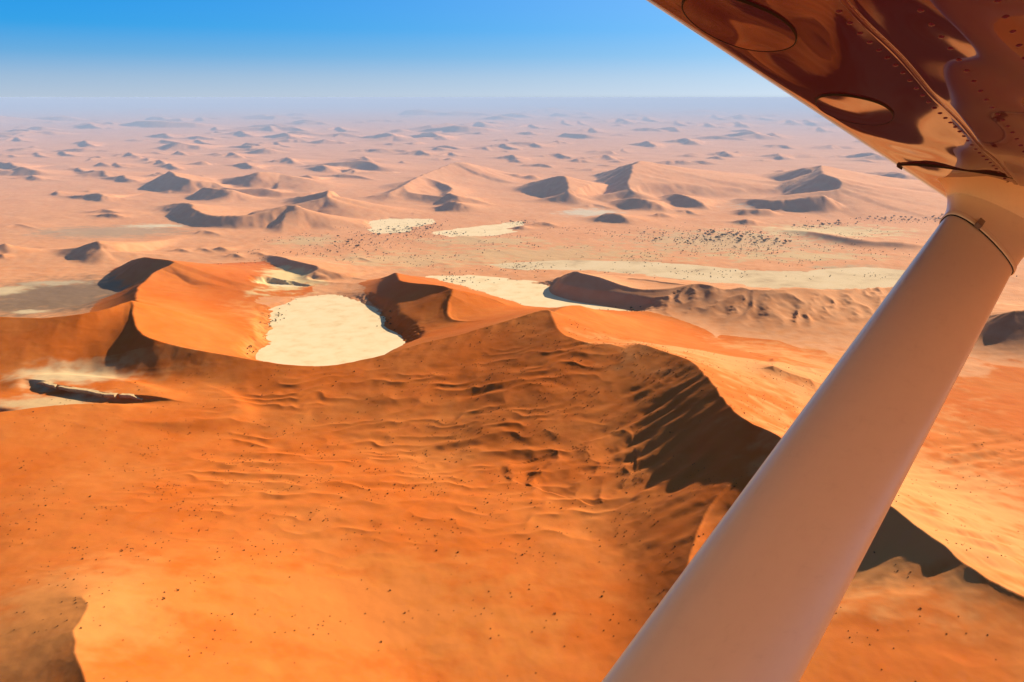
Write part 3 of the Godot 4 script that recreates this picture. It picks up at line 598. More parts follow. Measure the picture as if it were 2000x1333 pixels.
func build_terrain() -> void:
	make_grid()
	build_heights()
	fill_hollows(24)
	fill_hollows(10)
	carve_hollow()
	fill_hollows(4)
	sink_pans()
	relief_and_colour()
	var n := NC * NR
	var nor := PackedVector3Array(); nor.resize(n)
	for i in NR:
		var o := i * NC
		var up := mini(i + 1, NR - 1) * NC; var dn := maxi(i - 1, 0) * NC
		for j in NC:
			var l := o + (j - 1 if j > 0 else NC - 1); var q := o + (j + 1 if j < NC - 1 else 0)
			var ax := gx[q] - gx[l]; var ay := hgt[q] - hgt[l]; var az_ := gz[q] - gz[l]
			var bx := gx[up + j] - gx[dn + j]; var by := hgt[up + j] - hgt[dn + j]; var bz := gz[up + j] - gz[dn + j]
			var v := Vector3(ay * bz - az_ * by, az_ * bx - ax * bz, ax * by - ay * bx)
			if v.y < 0.0: v = -v
			nor[o + j] = v.normalized()
	var lists := {}
	for i in NR - 1:
		var o := i * NC
		for j in NC:
			var a := o + j; var b := o + (j + 1 if j < NC - 1 else 0)
			var id := own[a]
			if not lists.has(id): lists[id] = PackedInt32Array()
			var L: PackedInt32Array = lists[id]
			L.append(a); L.append(a + NC); L.append(b)
			L.append(b); L.append(a + NC); L.append(b + NC)
			lists[id] = L
	var sand := StandardMaterial3D.new()
	sand.vertex_color_use_as_albedo = true
	sand.roughness = 0.95
	sand.metallic_specular = 0.15
	# fine relief of wind-blown sand
	var fn := FastNoiseLite.new(); fn.seed = 31; fn.frequency = 0.02; fn.fractal_octaves = 5; fn.fractal_gain = 0.62
	var nt := NoiseTexture2D.new(); nt.width = 1024; nt.height = 1024; nt.seamless = true; nt.as_normal_map = true; nt.bump_strength = 3.0; nt.noise = fn
	sand.normal_enabled = true; sand.normal_texture = nt; sand.normal_scale = 0.14
	sand.uv1_triplanar = true; sand.uv1_world_triplanar = true; sand.uv1_scale = Vector3.ONE / 260.0
	var remap := PackedInt32Array(); remap.resize(n); remap.fill(-1)
	for id in lists:
		var L: PackedInt32Array = lists[id]
		var V := PackedVector3Array(); var N := PackedVector3Array(); var C := PackedColorArray()
		var I := PackedInt32Array(); I.resize(L.size())
		var back := PackedInt32Array()
		for k in L.size():
			var a := L[k]
			var q := remap[a]
			if q < 0:
				q = V.size(); remap[a] = q; back.append(a)
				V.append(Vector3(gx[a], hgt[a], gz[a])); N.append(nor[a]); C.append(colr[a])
			I[k] = q
		for a in back: remap[a] = -1
		var arr := []; arr.resize(Mesh.ARRAY_MAX)
		arr[Mesh.ARRAY_VERTEX] = V; arr[Mesh.ARRAY_NORMAL] = N; arr[Mesh.ARRAY_COLOR] = C; arr[Mesh.ARRAY_INDEX] = I
		var me := ArrayMesh.new(); me.add_surface_from_arrays(Mesh.PRIMITIVE_TRIANGLES, arr)
		me.surface_set_material(0, sand)
		var o := MeshInstance3D.new(); o.mesh = me
		o.name = "desert_floor" if id == 0 else numbered("sand_dune")
		add_child(o)
		tag(o, DUNE_LABELS[id], "", "", "structure")

# clear desert sky: pale at the horizon, azure above, deeper towards the zenith, a little paler round the sun
func clear_sky(to_sun: Vector3) -> ImageTexture:
	var w := 512; var h := 1024
	var up := [0.0, 1.2, 2.6, 4.2, 6.5, 12.0, 30.0, 90.0]
	var tone := [Color(0.45, 0.545, 0.67), Color(0.33, 0.49, 0.68), Color(0.13, 0.40, 0.72), Color(0.02, 0.34, 0.78), Color(0.0, 0.29, 0.80), Color(0.001, 0.19, 0.58), Color(0.003, 0.088, 0.31), Color(0.003, 0.046, 0.175)]
	var im := Image.create(w, h, false, Image.FORMAT_RGBF)
	for y in h:
		var el := 90.0 - 180.0 * (y + 0.5) / h
		var c: Color = tone[0]
		for k in up.size() - 1:
			if el >= up[k] and el <= up[k + 1]:
				var a: Color = tone[k]; var b: Color = tone[k + 1]
				c = a.lerp(b, (el - up[k]) / (up[k + 1] - up[k]))
		var ce := cos(deg_to_rad(el)); var se := sin(deg_to_rad(el))
		for x in w:
			var a := (float(x) + 0.5) / w * TAU
			var glow := 0.02
			if el >= 0.0:
				var ang := rad_to_deg(acos(clampf(to_sun.x * sin(a) * ce + to_sun.y * se - to_sun.z * cos(a) * ce, -1.0, 1.0)))
				glow = 0.50 * exp(-pow(ang / 46.0, 2.0))
			im.set_pixel(x, y, Color((c.r + glow * 0.9) / EXPOSURE, (c.g + glow) / EXPOSURE, (c.b + glow) / EXPOSURE))
	return ImageTexture.create_from_image(im)

func _ready() -> void:
	# camera
	var cam := Camera3D.new(); cam.name = "camera"
	cam.position = Vector3(0, EYE_HEIGHT, 0)
	cam.rotation_degrees = Vector3(-PITCH, 0, 0)
	cam.fov = 2.0 * rad_to_deg(atan(666.5 / 1600.0))
	cam.near = 0.05; cam.far = 400000.0
	add_child(cam); cam.current = true
	# sky and air
	var e := Environment.new()
	e.background_mode = Environment.BG_SKY
	var to_sun := Vector3(0.80 * cos(deg_to_rad(26.0)), sin(deg_to_rad(26.0)), -0.60 * cos(deg_to_rad(26.0)))
	var sm := PanoramaSkyMaterial.new()
	sm.panorama = clear_sky(to_sun)
	e.sky = Sky.new(); e.sky.sky_material = sm
	e.tonemap_mode = Environment.TONE_MAPPER_LINEAR
	e.tonemap_exposure = EXPOSURE
	e.fog_enabled = true; e.fog_density = 0.000003; e.fog_light_color = Color(0.86, 0.93, 1.0)
	e.volumetric_fog_enabled = true; e.volumetric_fog_density = 0.0
	e.sdfgi_enabled = true; e.ssao_enabled = true; e.ssil_enabled = true
	var we := WorldEnvironment.new(); we.environment = e; add_child(we)
	# sun: from the right, somewhat beyond the dunes
	var sun := DirectionalLight3D.new(); sun.name = "sun"
	sun.look_at_from_position(Vector3.ZERO, -to_sun, Vector3.UP)
	sun.light_energy = 1.6; sun.light_color = Color(1.0, 0.95, 0.86); sun.light_angular_distance = 0.5; sun.shadow_enabled = true
	add_child(sun)
	# noise
	noise_a.seed = 1; noise_a.frequency = 0.01; noise_a.noise_type = FastNoiseLite.TYPE_SIMPLEX_SMOOTH; noise_a.fractal_octaves = 4
	noise_b.seed = 2; noise_b.frequency = 0.006; noise_b.noise_type = FastNoiseLite.TYPE_SIMPLEX_SMOOTH; noise_b.fractal_octaves = 3
	noise_c.seed = 3; noise_c.frequency = 0.02; noise_c.noise_type = FastNoiseLite.TYPE_SIMPLEX_SMOOTH; noise_c.fractal_octaves = 1; noise_c.fractal_type = FastNoiseLite.FRACTAL_NONE
	noise_d.seed = 4; noise_d.frequency = 0.01; noise_d.noise_type = FastNoiseLite.TYPE_SIMPLEX_SMOOTH; noise_d.fractal_octaves = 5
	build_terrain()
	build_pans()
	build_bank()
	build_plants()
	build_airplane()
	# the haze lying over the far dune sea, beyond the pans
	var haze := FogVolume.new(); haze.name = "haze"
	haze.size = Vector3(520000.0, 640.0, 258000.0)
	haze.position = Vector3(0.0, 265.0, -2200.0 - 129000.0)
	var air := FogMaterial.new(); air.density = 0.00007; air.albedo = lin(0.49, 0.61, 0.84)
	haze.material = air
	add_child(haze)
	tag(haze, "pale haze lying over the far dune sea", "haze", "", "stuff")


# ------------------------------------------------------------------ clay pans
func clay_material(c: Color, deep: Color, scale: float, seed_: int) -> StandardMaterial3D:
	var m := StandardMaterial3D.new()
	var fn := FastNoiseLite.new(); fn.seed = seed_; fn.frequency = 0.012; fn.fractal_octaves = 6; fn.fractal_gain = 0.6
	var t := NoiseTexture2D.new(); t.width = 512; t.height = 512; t.seamless = true; t.noise = fn
	var g := Gradient.new(); g.offsets = PackedFloat32Array([0.0, 0.32, 0.55, 1.0])
	g.colors = PackedColorArray([deep, c.lerp(deep, 0.25), c, c.lightened(0.06)])
	t.color_ramp = g
	m.albedo_texture = t
	m.uv1_triplanar = true; m.uv1_world_triplanar = true
	m.uv1_scale = Vector3.ONE * scale
	m.roughness = 1.0; m.metallic_specular = 0.1
	return m

func build_pans() -> void:
	var cream := clay_material(lin(0.69, 0.51, 0.285), lin(0.58, 0.40, 0.20), 1.0 / 420.0, 5)
	var olive := clay_material(lin(0.57, 0.41, 0.23), lin(0.36, 0.24, 0.13), 1.0 / 1100.0, 6)
	var labels := ["smooth cream clay pan enclosed by the crest of the front dune", "long cream clay pan behind the star dune, below the dark shore dune", "broad olive cream valley pan behind the lumpy dune", "small pale pan ringed by trees in the valley", "narrow pale pan with a tree line, right of the ringed small pan", "tiny cracked pale pan below the small dark dune"]
	for k in PANS.size():
		var pan: Array = PANS[k]
		var poly := PackedVector2Array()
		for q in pan.size() / 2: poly.append(Vector2(pan[q * 2], pan[q * 2 + 1]))
		poly = Geometry2D.offset_polygon(poly, 26.0, Geometry2D.JOIN_ROUND)[0]
		var tri := Geometry2D.triangulate_polygon(poly)
		var st := SurfaceTool.new(); st.begin(Mesh.PRIMITIVE_TRIANGLES)
		for t in range(0, tri.size(), 3):
			var a := poly[tri[t]]; var b := poly[tri[t + 1]]; var c := poly[tri[t + 2]]
			if (b - a).cross(c - a) < 0.0:
				var s := b; b = c; c = s
			for q in [a, b, c]:
				st.set_normal(Vector3.UP)
				st.add_vertex(Vector3(q.x, 0.0, q.y))
		var o := MeshInstance3D.new(); o.mesh = st.commit(); o.name = numbered("clay_pan")
		o.material_override = olive if k == 2 else cream
		add_child(o)
		tag(o, labels[k], "", "", "structure")

# ------------------------------------------------------------------ eroded clay bank in the hollow on the left
func build_bank() -> void:
	var clay := clay_material(lin(0.50, 0.33, 0.16), lin(0.34, 0.19, 0.08), 1.0 / 60.0, 8)
	var root := Node3D.new(); root.name = "clay_bank"
	var front := SCARP
	root.position = Vector3(-853, 37.0, -1520)
	var fn := FastNoiseLite.new(); fn.seed = 21; fn.frequency = 0.12
	for b in 5:
		var lo: float = [0.0, 1.32, 2.2, 4.95, 5.75][b]
		var hi: float = [1.30, 2.0, 4.93, 5.55, 7.0][b]
		var st := SurfaceTool.new(); st.begin(Mesh.PRIMITIVE_TRIANGLES)
		st.set_smooth_group(-1)
		var cols := 14
		var rings := []
		for q in cols + 1:
			var f := clampf(lerpf(lo, hi, float(q) / cols), 0.0, 6.999)
			var i := int(f); var t := f - i
			var fr: Vector2 = (front[i] as Vector2).lerp(front[i + 1], t)
			var ba := fr + Vector2(0.33, -0.94) * 11.0
			fr += (fr - ba).normalized() * (4.0 * fn.get_noise_2d(f * 9.0, b * 17.0))
			var g := 36.0
			var rise := 12.6 * sst(0.2, 1.3, f) * (1.0 - 0.5 * sst(6.2, 7.0, f)) + 0.35 * fn.get_noise_2d(f * 9.0, 60.0)
			var ring := []
			ring.append(Vector3(fr.x, g - 4.0, fr.y) + Vector3((ba - fr).normalized().x, 0, (ba - fr).normalized().y) * 6.0)
			for s in 5:                                            # broken front face
				var y := rise * (s + 0.4) / 5.4
				var back_off := 2.0 * fn.get_noise_3d(f * 26.0, y * 2.0, b * 9.0) - 1.1 * (4 - s)
				var dirn := (fr - ba).normalized()
				ring.append(Vector3(fr.x + dirn.x * back_off, g + y, fr.y + dirn.y * back_off))
			for s in 4:                                            # top falling away to the back
				var p := fr.lerp(ba, (s + 0.15) / 3.15)
				ring.append(Vector3(p.x, g + rise * (1.0 - 0.04 * s / 3.0) + 0.5 * fn.get_noise_2d(p.x * 0.6, p.y * 0.6), p.y))
			ring.append(Vector3(ba.x, g - 4.0, ba.y))
			rings.append(ring)
		for q in cols:
			for s in rings[0].size() - 1:
				var a: Vector3 = rings[q][s] - root.position; var c: Vector3 = rings[q + 1][s] - root.position
				var d: Vector3 = rings[q][s + 1] - root.position; var e: Vector3 = rings[q + 1][s + 1] - root.position
				for v in [a, d, c, c, d, e]: st.add_vertex(v)
		for cap in [0, cols]:
			for s in range(1, rings[0].size() - 1):
				for v in [rings[cap][0], rings[cap][s], rings[cap][s + 1]]: st.add_vertex(v - root.position)
		st.generate_normals()
		var o := MeshInstance3D.new(); o.mesh = st.commit(); o.name = "clay_block"; o.material_override = clay
		root.add_child(o, true)
	add_child(root)
	tag(root, "eroded clay bank with a dark broken face in the hollow left of the front dune", "clay bank")

# ------------------------------------------------------------------ plants
func leaf_ball(st: SurfaceTool, rng: RandomNumberGenerator, centre: Vector3, size: Vector3, count: int, leaf: float) -> void:
	for k in count:
		var d := Vector3(rng.randfn(), rng.randfn(), rng.randfn()).normalized() * pow(rng.randf(), 0.4)
		var p := centre + d * size
		var a := Vector3(rng.randfn(), rng.randfn() * 0.5, rng.randfn()).normalized() * leaf * rng.randf_range(0.6, 1.2)
		var b := a.cross(Vector3(rng.randfn(), rng.randfn(), rng.randfn())).normalized() * leaf * rng.randf_range(0.5, 0.9)
		for v in [p - a, p + b, p + a, p - a, p + a, p - b]:
			st.add_vertex(v)

func limb(st: SurfaceTool, a: Vector3, b: Vector3, ra: float, rb: float) -> void:
	var ax := (b - a).normalized()
	var u := ax.cross(Vector3(0.3, 0.1, 1.0)).normalized(); var w := ax.cross(u)
	for k in 6:
		var t0 := TAU * k / 6.0; var t1 := TAU * (k + 1) / 6.0
		var d0 := u * cos(t0) + w * sin(t0); var d1 := u * cos(t1) + w * sin(t1)
		for v in [a + d0 * ra, b + d0 * rb, a + d1 * ra, a + d1 * ra, b + d0 * rb, b + d1 * rb]: st.add_vertex(v)

func done(st: SurfaceTool, m: Material) -> ArrayMesh:
	st.generate_normals()
	var me: ArrayMesh = st.commit()
	me.surface_set_material(0, m)
	return me

func build_plants() -> void:
	var rng := RandomNumberGenerator.new(); rng.seed = 77
	var leaves := paint(lin(0.055, 0.06, 0.028), 0.9, 0.2)
	var bark := paint(lin(0.09, 0.06, 0.04), 0.95, 0.2)
	var dry := paint(lin(0.10, 0.055, 0.025), 0.95, 0.1)
	# trees: four shapes of one metre height, scaled
	var crowns := []; var trunks := []
	for k in 4:
		var st := SurfaceTool.new(); st.begin(Mesh.PRIMITIVE_TRIANGLES)
		for q in 5:
			var t := TAU * q / 5.0 + rng.randf()
			var c := Vector3(cos(t) * 0.30, 0.62 + rng.randf_range(-0.10, 0.14), sin(t) * 0.30) if q > 0 else Vector3(0, 0.76, 0)
			leaf_ball(st, rng, c, Vector3(0.27, 0.17, 0.27), 26, 0.10)
		crowns.append(done(st, leaves))
		st = SurfaceTool.new(); st.begin(Mesh.PRIMITIVE_TRIANGLES)
		limb(st, Vector3(0, -0.06, 0), Vector3(0.02, 0.32, 0.01), 0.05, 0.036)
		for q in 3:
			var t := TAU * q / 3.0 + k
			limb(st, Vector3(0.02, 0.30, 0.01), Vector3(cos(t) * 0.26, 0.66, sin(t) * 0.26), 0.032, 0.012)
		trunks.append(done(st, bark))
	var where := ["thorn tree by the near rim of the ringed small pan", "thorn tree at the right rim of the ringed small pan", "thorn tree in the loose band left of the ringed small pan", "thorn tree at the left end of the loose valley band", "thorn tree along the narrow pale pan", "thorn tree at the far right tip of the narrow pale pan", "thorn tree scattered on the sand below the ringed small pan",
		"thorn tree in the heart of the dense valley grove", "thorn tree on the right side of the dense valley grove", "thorn tree on the left side of the dense valley grove", "thorn tree on the far left fringe of the dense valley grove", "thorn tree between the dense grove and the broad valley pan",
		"thorn tree in the far row, above the dark sand bar", "thorn tree in the middle of the far row", "thorn tree at the left end of the far row", "thorn tree at the right end of the far row, by the strut fairing",
		"thorn tree at the near left end of the long cream pan", "thorn tree between the long cream pan and the valley band", "thorn tree on the enclosed cream pan at the foot of the star dune", "thorn tree at the right tip of the long cream pan", "thorn tree on the notched left shore of the enclosed cream pan", "thorn tree at the near left corner of the enclosed cream pan", "thorn tree on the right shore of the enclosed cream pan"]
	var groups := ["trees round the small valley pans", "trees of the dense valley grove", "trees of the far row", "trees by the long pan", "trees on the enclosed pan's shore", "trees at the tip of the long pan"]
	var bushes := []
	for gi in GROVES.size():
		var g: Array = GROVES[gi]
		var made := 0; var tries := 0
		while made < g[4] and tries < 400:
			tries += 1
			var x: float = g[0] + clampf(rng.randfn(0.0, 0.55), -1.2, 1.2) * g[2]
			var z: float = g[1] + clampf(rng.randfn(0.0, 0.55), -1.2, 1.2) * g[3]
			var h := maxf(ground(x, z), 0.0)
			if h > 14.0: continue
			made += 1
			var size: float = g[5] * rng.randf_range(0.6, 1.35)
			if rng.randf() < 0.12: size *= 1.3
			var o := Node3D.new(); o.name = numbered("thorn_tree")
			var k := rng.randi() % 4
			var tr := MeshInstance3D.new(); tr.name = "trunk"; tr.mesh = trunks[k]; o.add_child(tr)
			var cr := MeshInstance3D.new(); cr.name = "crown"; cr.mesh = crowns[k]; o.add_child(cr)
			o.position = Vector3(x, h, z); o.rotation.y = rng.randf() * TAU
			o.scale = Vector3(size * rng.randf_range(0.95, 1.3), size, size * rng.randf_range(0.95, 1.3))
			add_child(o)
			var look := "tall dark " if size > g[5] * 1.15 else ("low dark " if size < g[5] * 0.85 else "dark ")
			tag(o, look + where[gi], "tree", groups[g[6]])
			for b in 3:
				bushes.append(Vector3(x + rng.randfn() * g[2] * 0.7, 0, z + rng.randfn() * g[3] * 0.7))
	# low bushes between the trees and on the pan shores: nobody could count them
	var st2 := SurfaceTool.new(); st2.begin(Mesh.PRIMITIVE_TRIANGLES)
	leaf_ball(st2, rng, Vector3(0, 0.3, 0), Vector3(0.5, 0.36, 0.5), 40, 0.22)
	var bush_mesh := done(st2, leaves)
	var list: Array[Transform3D] = []
	for b in bushes:
		var h := maxf(ground(b.x, b.z), 0.0)
		if h < 12.0: list.append(Transform3D(Basis().scaled(Vector3.ONE * rng.randf_range(1.5, 4.5)), Vector3(b.x, h, b.z)))
	for k in 5200:
		var x := rng.randf_range(-1100.0, 1800.0); var z := rng.randf_range(-3900.0, -2750.0)
		var h := ground(x, z)
		if h > 8.0 or noise_d.get_noise_2d(x * 0.35, z * 0.35) + 0.5 * noise_d.get_noise_2d(x * 1.5, z * 1.5) < 0.16: continue
		list.append(Transform3D(Basis().scaled(Vector3.ONE * rng.randf_range(1.4, 4.2)), Vector3(x, maxf(h, 0.0), z)))
	for pan in PANS.slice(0, 2):
		for k in pan.size() / 2:
			var a := Vector2(pan[k * 2], pan[k * 2 + 1]); var c := Vector2(pan[(k * 2 + 2) % pan.size()], pan[(k * 2 + 3) % pan.size()])
			for q in int(a.distance_to(c) / 9.0):
				var p := a.lerp(c, rng.randf()) + Vector2(rng.randfn(), rng.randfn()) * 9.0
				var h := ground(p.x, p.y)
				if h > -0.6 and h < 5.0 and noise_d.get_noise_2d(p.x * 0.8, p.y * 0.8) > -0.05:
					list.append(Transform3D(Basis().scaled(Vector3.ONE * rng.randf_range(1.2, 3.2)), Vector3(p.x, maxf(h, 0.0), p.y)))
	scatter("low_bushes", bush_mesh, list, "low dark bushes sprinkled over the valley floor and along the pan shores", "bushes")
	# grass tussocks on the near dunes
	var st3 := SurfaceTool.new(); st3.begin(Mesh.PRIMITIVE_TRIANGLES)
	for k in 34:
		var t := rng.randf() * TAU; var d := sqrt(rng.randf()) * 0.32
		var p := Vector3(cos(t) * d, -0.05, sin(t) * d)
		var tip := p + Vector3(cos(t) * rng.randf_range(0.05, 0.4), rng.randf_range(0.35, 0.75), sin(t) * rng.randf_range(0.05, 0.4))
		var s := Vector3(-sin(t), 0, cos(t)) * 0.09
		for v in [p - s, tip, p + s]: st3.add_vertex(v)
	var tuft := done(st3, dry)
	var spots := []
	var tries := 0
	while spots.size() < 3200 and tries < 60000:
		tries += 1
		var a := rng.randf_range(-0.62, 0.62); var r := sqrt(rng.randf_range(560.0 * 560.0, 1750.0 * 1750.0))
		var x := sin(a) * r; var z := -cos(a) * r
		var dens := 0.16 + 1.5 * in_blob(x, z, 120.0, -1330.0, 240.0, 280.0) + 0.7 * in_blob(x, z, -420.0, -1150.0, 260.0, 190.0) + 0.3 * in_blob(x, z, -430.0, -800.0, 200.0, 160.0)
		dens *= sst(-0.05, 0.35, noise_d.get_noise_2d(x * 1.1, z * 1.1) + 0.10)
		if rng.randf() > dens * 1.2: continue
		var e := Vector2(ground(x + 4.0, z) - ground(x - 4.0, z), ground(x, z + 4.0) - ground(x, z - 4.0)).length() / 8.0
		if e > 0.5: continue
		var size := rng.randf_range(0.8, 1.9) * (1.0 if rng.randf() < 0.88 else 1.7)
		spots.append([size / r, Vector3(x, ground(x, z) - 0.05, z), size])
	spots.sort_custom(func(p, q): return p[0] > q[0])
	var rest: Array[Transform3D] = []
	for k in spots.size():
		var size: float = spots[k][2]
		var tf := Transform3D(Basis(Vector3.UP, rng.randf() * TAU).scaled(Vector3(size * 1.2, size, size * 1.2)), spots[k][1])
		if k < 300:
			var o := MeshInstance3D.new(); o.name = numbered("grass_tussock"); o.mesh = tuft
			o.transform = tf
			add_child(o)
			var p: Vector3 = spots[k][1]
			var place := "on the rippled middle slope of the front dune"
			if p.z > -760.0: place = "on the bright sand at the bottom of the picture"
			elif p.x > 230.0: place = "on the dark right flank of the front dune" if p.x < 420.0 else "on the pale sand right of the strut"
			elif p.x > 20.0 and p.z < -1150.0: place = "below the main summit of the front dune"
			elif p.x < -350.0 and p.z > -1000.0: place = "near the bright corner dune"
			elif p.x < -350.0: place = "on the left slope of the front dune"
			elif p.z > -1000.0: place = "in the smooth orange bowl below the ripples"
			tag(o, ("large" if size > 2.2 else "small") + " dark grass tussock " + place, "tussock", "grass tussocks on the front dunes")
		else: rest.append(tf)
	scatter("dune_grass", tuft, rest, "tiny dark grass tufts sprinkled over the front dunes", "grass")

func scatter(called: String, mesh: Mesh, list: Array[Transform3D], label: String, category: String) -> void:
	var mm := MultiMesh.new(); mm.transform_format = MultiMesh.TRANSFORM_3D; mm.mesh = mesh; mm.instance_count = list.size()
	for k in list.size(): mm.set_instance_transform(k, list[k])
	var o := MultiMeshInstance3D.new(); o.name = called; o.multimesh = mm
	add_child(o)
	tag(o, label, category, "", "stuff")

# ------------------------------------------------------------------ aircraft: the underside of the left wing and its strut; x outboard, y up, z aft, from where the strut meets the wing
const NOSE := 0.06
const TWIST := 0.72
func wing_low(c: float, s: float) -> float:                   # underside height at chord c; slightly wavy skin
	return 0.0016 * sin(s * 17.0 + 3.0 * sin(c * 21.0)) * sst(-0.13, -0.08, c) + 0.0017 * sin(c * 46.0 + 2.0 * sin(s * 6.0)) * sst(-0.13, -0.08, c) * (0.5 + 0.5 * sin(s * 9.0 + 1.0))

func sheet(rows: Array) -> SurfaceTool:
	var st := SurfaceTool.new(); st.begin(Mesh.PRIMITIVE_TRIANGLES)
	st.set_smooth_group(0)
	for i in rows.size() - 1:
		for j in rows[i].size() - 1:
			for v in [rows[i][j], rows[i + 1][j], rows[i][j + 1], rows[i][j + 1], rows[i + 1][j], rows[i + 1][j + 1]]: st.add_vertex(v)
	st.index()
	st.generate_normals()
	return st

func part(parent: Node, called: String, st: SurfaceTool, m: Material) -> MeshInstance3D:
	var o := MeshInstance3D.new(); o.name = called; o.mesh = st.commit(); o.material_override = m
	parent.add_child(o, true)
	return o

func strut_ring(L: float, chord: float, thick: float, n := 56) -> Array:
	var t := Vector3(0.89, 0.456, 0.0).normalized()
	var flat := Vector3(-t.y, t.x, 0.0)
	var side := flat * cos(TWIST) + Vector3(0, 0, sin(TWIST))           # normal of the upper face, turned aft
	var along := Vector3(0, 0, cos(TWIST)) - flat * sin(TWIST)
	var ring := []
	for k in n + 1:
		var a := TAU * k / n
		var u := cos(a)                                          # -1 leading edge, 1 trailing edge
		var f := sin(a)
		var w := pow(absf(f), 0.75) * signf(f) * (1.0 - 0.22 * u)
		ring.append(-t * L + along * (u * chord * 0.5) + side * w * thick * 0.5)
	return ring

func build_airplane() -> void:
	var S := Vector3(0.623, 0.0, -0.782).normalized()
	var N := Vector3(0.114, 0.99, 0.09); N = (N - S * N.dot(S)).normalized()
	var C := S.cross(N)
	var root := Node3D.new(); root.name = "airplane"
	var view := Transform3D(Basis.from_euler(Vector3(deg_to_rad(-PITCH), 0, 0)), Vector3(0, EYE_HEIGHT, 0))
	root.transform = view * Transform3D(Basis(S, N, C), Vector3(1.149, 0.334, -1.897))
	add_child(root)
	tag(root, "high wing light airplane with glossy burgundy wing underside and white strut", "airplane")
	var red := paint(lin(0.10, 0.016, 0.065), 0.05, 0.42)
	red.metallic = 0.28
	var white := paint(lin(0.74, 0.59, 0.40), 0.32, 0.5)
	# weathered cream paint: faint dust, small scuffs
	var dust := FastNoiseLite.new(); dust.seed = 51; dust.frequency = 0.03; dust.fractal_octaves = 6; dust.fractal_gain = 0.7
	var dt := NoiseTexture2D.new(); dt.width = 512; dt.height = 512; dt.seamless = true; dt.noise = dust
	var dg := Gradient.new(); dg.offsets = PackedFloat32Array([0.0, 0.18, 0.24, 0.5, 1.0])
	dg.colors = PackedColorArray([lin(0.66, 0.54, 0.335), lin(0.70, 0.58, 0.365), lin(0.74, 0.615, 0.39), lin(0.755, 0.63, 0.40), lin(0.77, 0.645, 0.415)])
	dt.color_ramp = dg
	white.albedo_color = Color.WHITE; white.albedo_texture = dt
	white.uv1_triplanar = true; white.uv1_scale = Vector3(0.8, 3.0, 3.0)
	var dark := paint(lin(0.02, 0.014, 0.012), 0.7, 0.3)
	var steel := paint(lin(0.25, 0.22, 0.2), 0.4, 0.5); steel.metallic = 0.8
	# wing skin: lower surface, nose, upper surface
	var rows := []
	for i in 331:
		var s := lerpf(-3.0, 3.0, i / 330.0)
		var row := []
		for k in 60:
			var c := lerpf(1.35, -0.123, pow(k / 59.0, 0.6))
			row.append(Vector3(s, wing_low(c, s) + (0.03 * sst(0.2, 1.35, c)), c))
		for k in range(1, 17):
			var a := PI * 0.92 * k / 16.0
			row.append(Vector3(s, NOSE * (1.0 - cos(a)), -0.123 - NOSE * sin(a)))
		for k in range(1, 13):
			var c := lerpf(-0.13, 1.35, k / 12.0)
			row.append(Vector3(s, lerpf(0.118, 0.04, pow(k / 12.0, 1.5)) + 0.05 * sin(PI * sqrt(k / 12.0)), c))
		rows.append(row)
	var wing := part(root, "wing_skin", sheet(rows), red)
	# overlapping aft skin panel: its edge is the seam beside the rivets
	rows = []
	for i in 221:
		var s := lerpf(-3.0, 1.0, i / 220.0)
		var row := []
		row.append(Vector3(s, wing_low(0.047, s) + 0.002, 0.0465))
		for k in 16:
			var c := lerpf(0.047, 0.235, pow(k / 15.0, 1.4))
			row.append(Vector3(s, wing_low(c, s) - 0.0018 - 0.0014 * sst(0.0, 0.003, c - 0.047), c))
		row.append(Vector3(s, 0.003, 0.2355))
		rows.append(row)
	rows.reverse()
	part(root, "skin_panel", sheet(rows), red)
	# unseen aft skin, its white added as a reflector to warm the strut
	rows = []
	for i in 31:
		var s := lerpf(-3.0, 3.0, i / 30.0)
		var row := []
		row.append(Vector3(s, 0.003, 0.2395))
		for k in 14:
			var c := lerpf(0.24, 1.36, k / 13.0)
			row.append(Vector3(s, -0.0032 + 0.03 * sst(0.2, 1.35, c), c))
		rows.append(row)
	rows.reverse()
	part(root, "aft_bounce_panel", sheet(rows), white)
	# raised seam strip
	rows = []
	for i in 161:
		var s := lerpf(-3.0, -0.10, i / 160.0)
		var row := []
		for q in [[0.040, 0.001], [0.0405, -0.0016], [0.042, -0.0022], [0.0455, -0.0022], [0.047, -0.0018], [0.0475, 0.001]]:
			row.append(Vector3(s, wing_low(0.044, s) + q[1], q[0]))
		rows.append(row)
	rows.reverse()
	part(wing, "seam", sheet(rows), red)
	# rivets
	var dome := []
	for i in 6:
		var a := PI * 0.5 * i / 5.0
		var row := []
		for k in 13: row.append(Vector3(cos(TAU * k / 12.0) * sin(a) * 0.0035, -cos(a) * 0.0017 + 0.0002, sin(TAU * k / 12.0) * sin(a) * 0.0035))
		dome.append(row)
	var rivet_mesh := sheet(dome).commit()
	for line in [[0.031, 0.036, -1.9, -0.14, 0.0], [0.104, 0.046, -1.9, -0.1, -0.0032], [0.168, 0.046, -1.9, -0.1, -0.0032]]:
		var s: float = line[2]
		while s < line[3]:
			var o := MeshInstance3D.new(); o.name = "rivet"; o.mesh = rivet_mesh; o.material_override = red
			o.position = Vector3(s, wing_low(line[0], s) + line[4], line[0])
			wing.add_child(o, true)
			s += line[1]
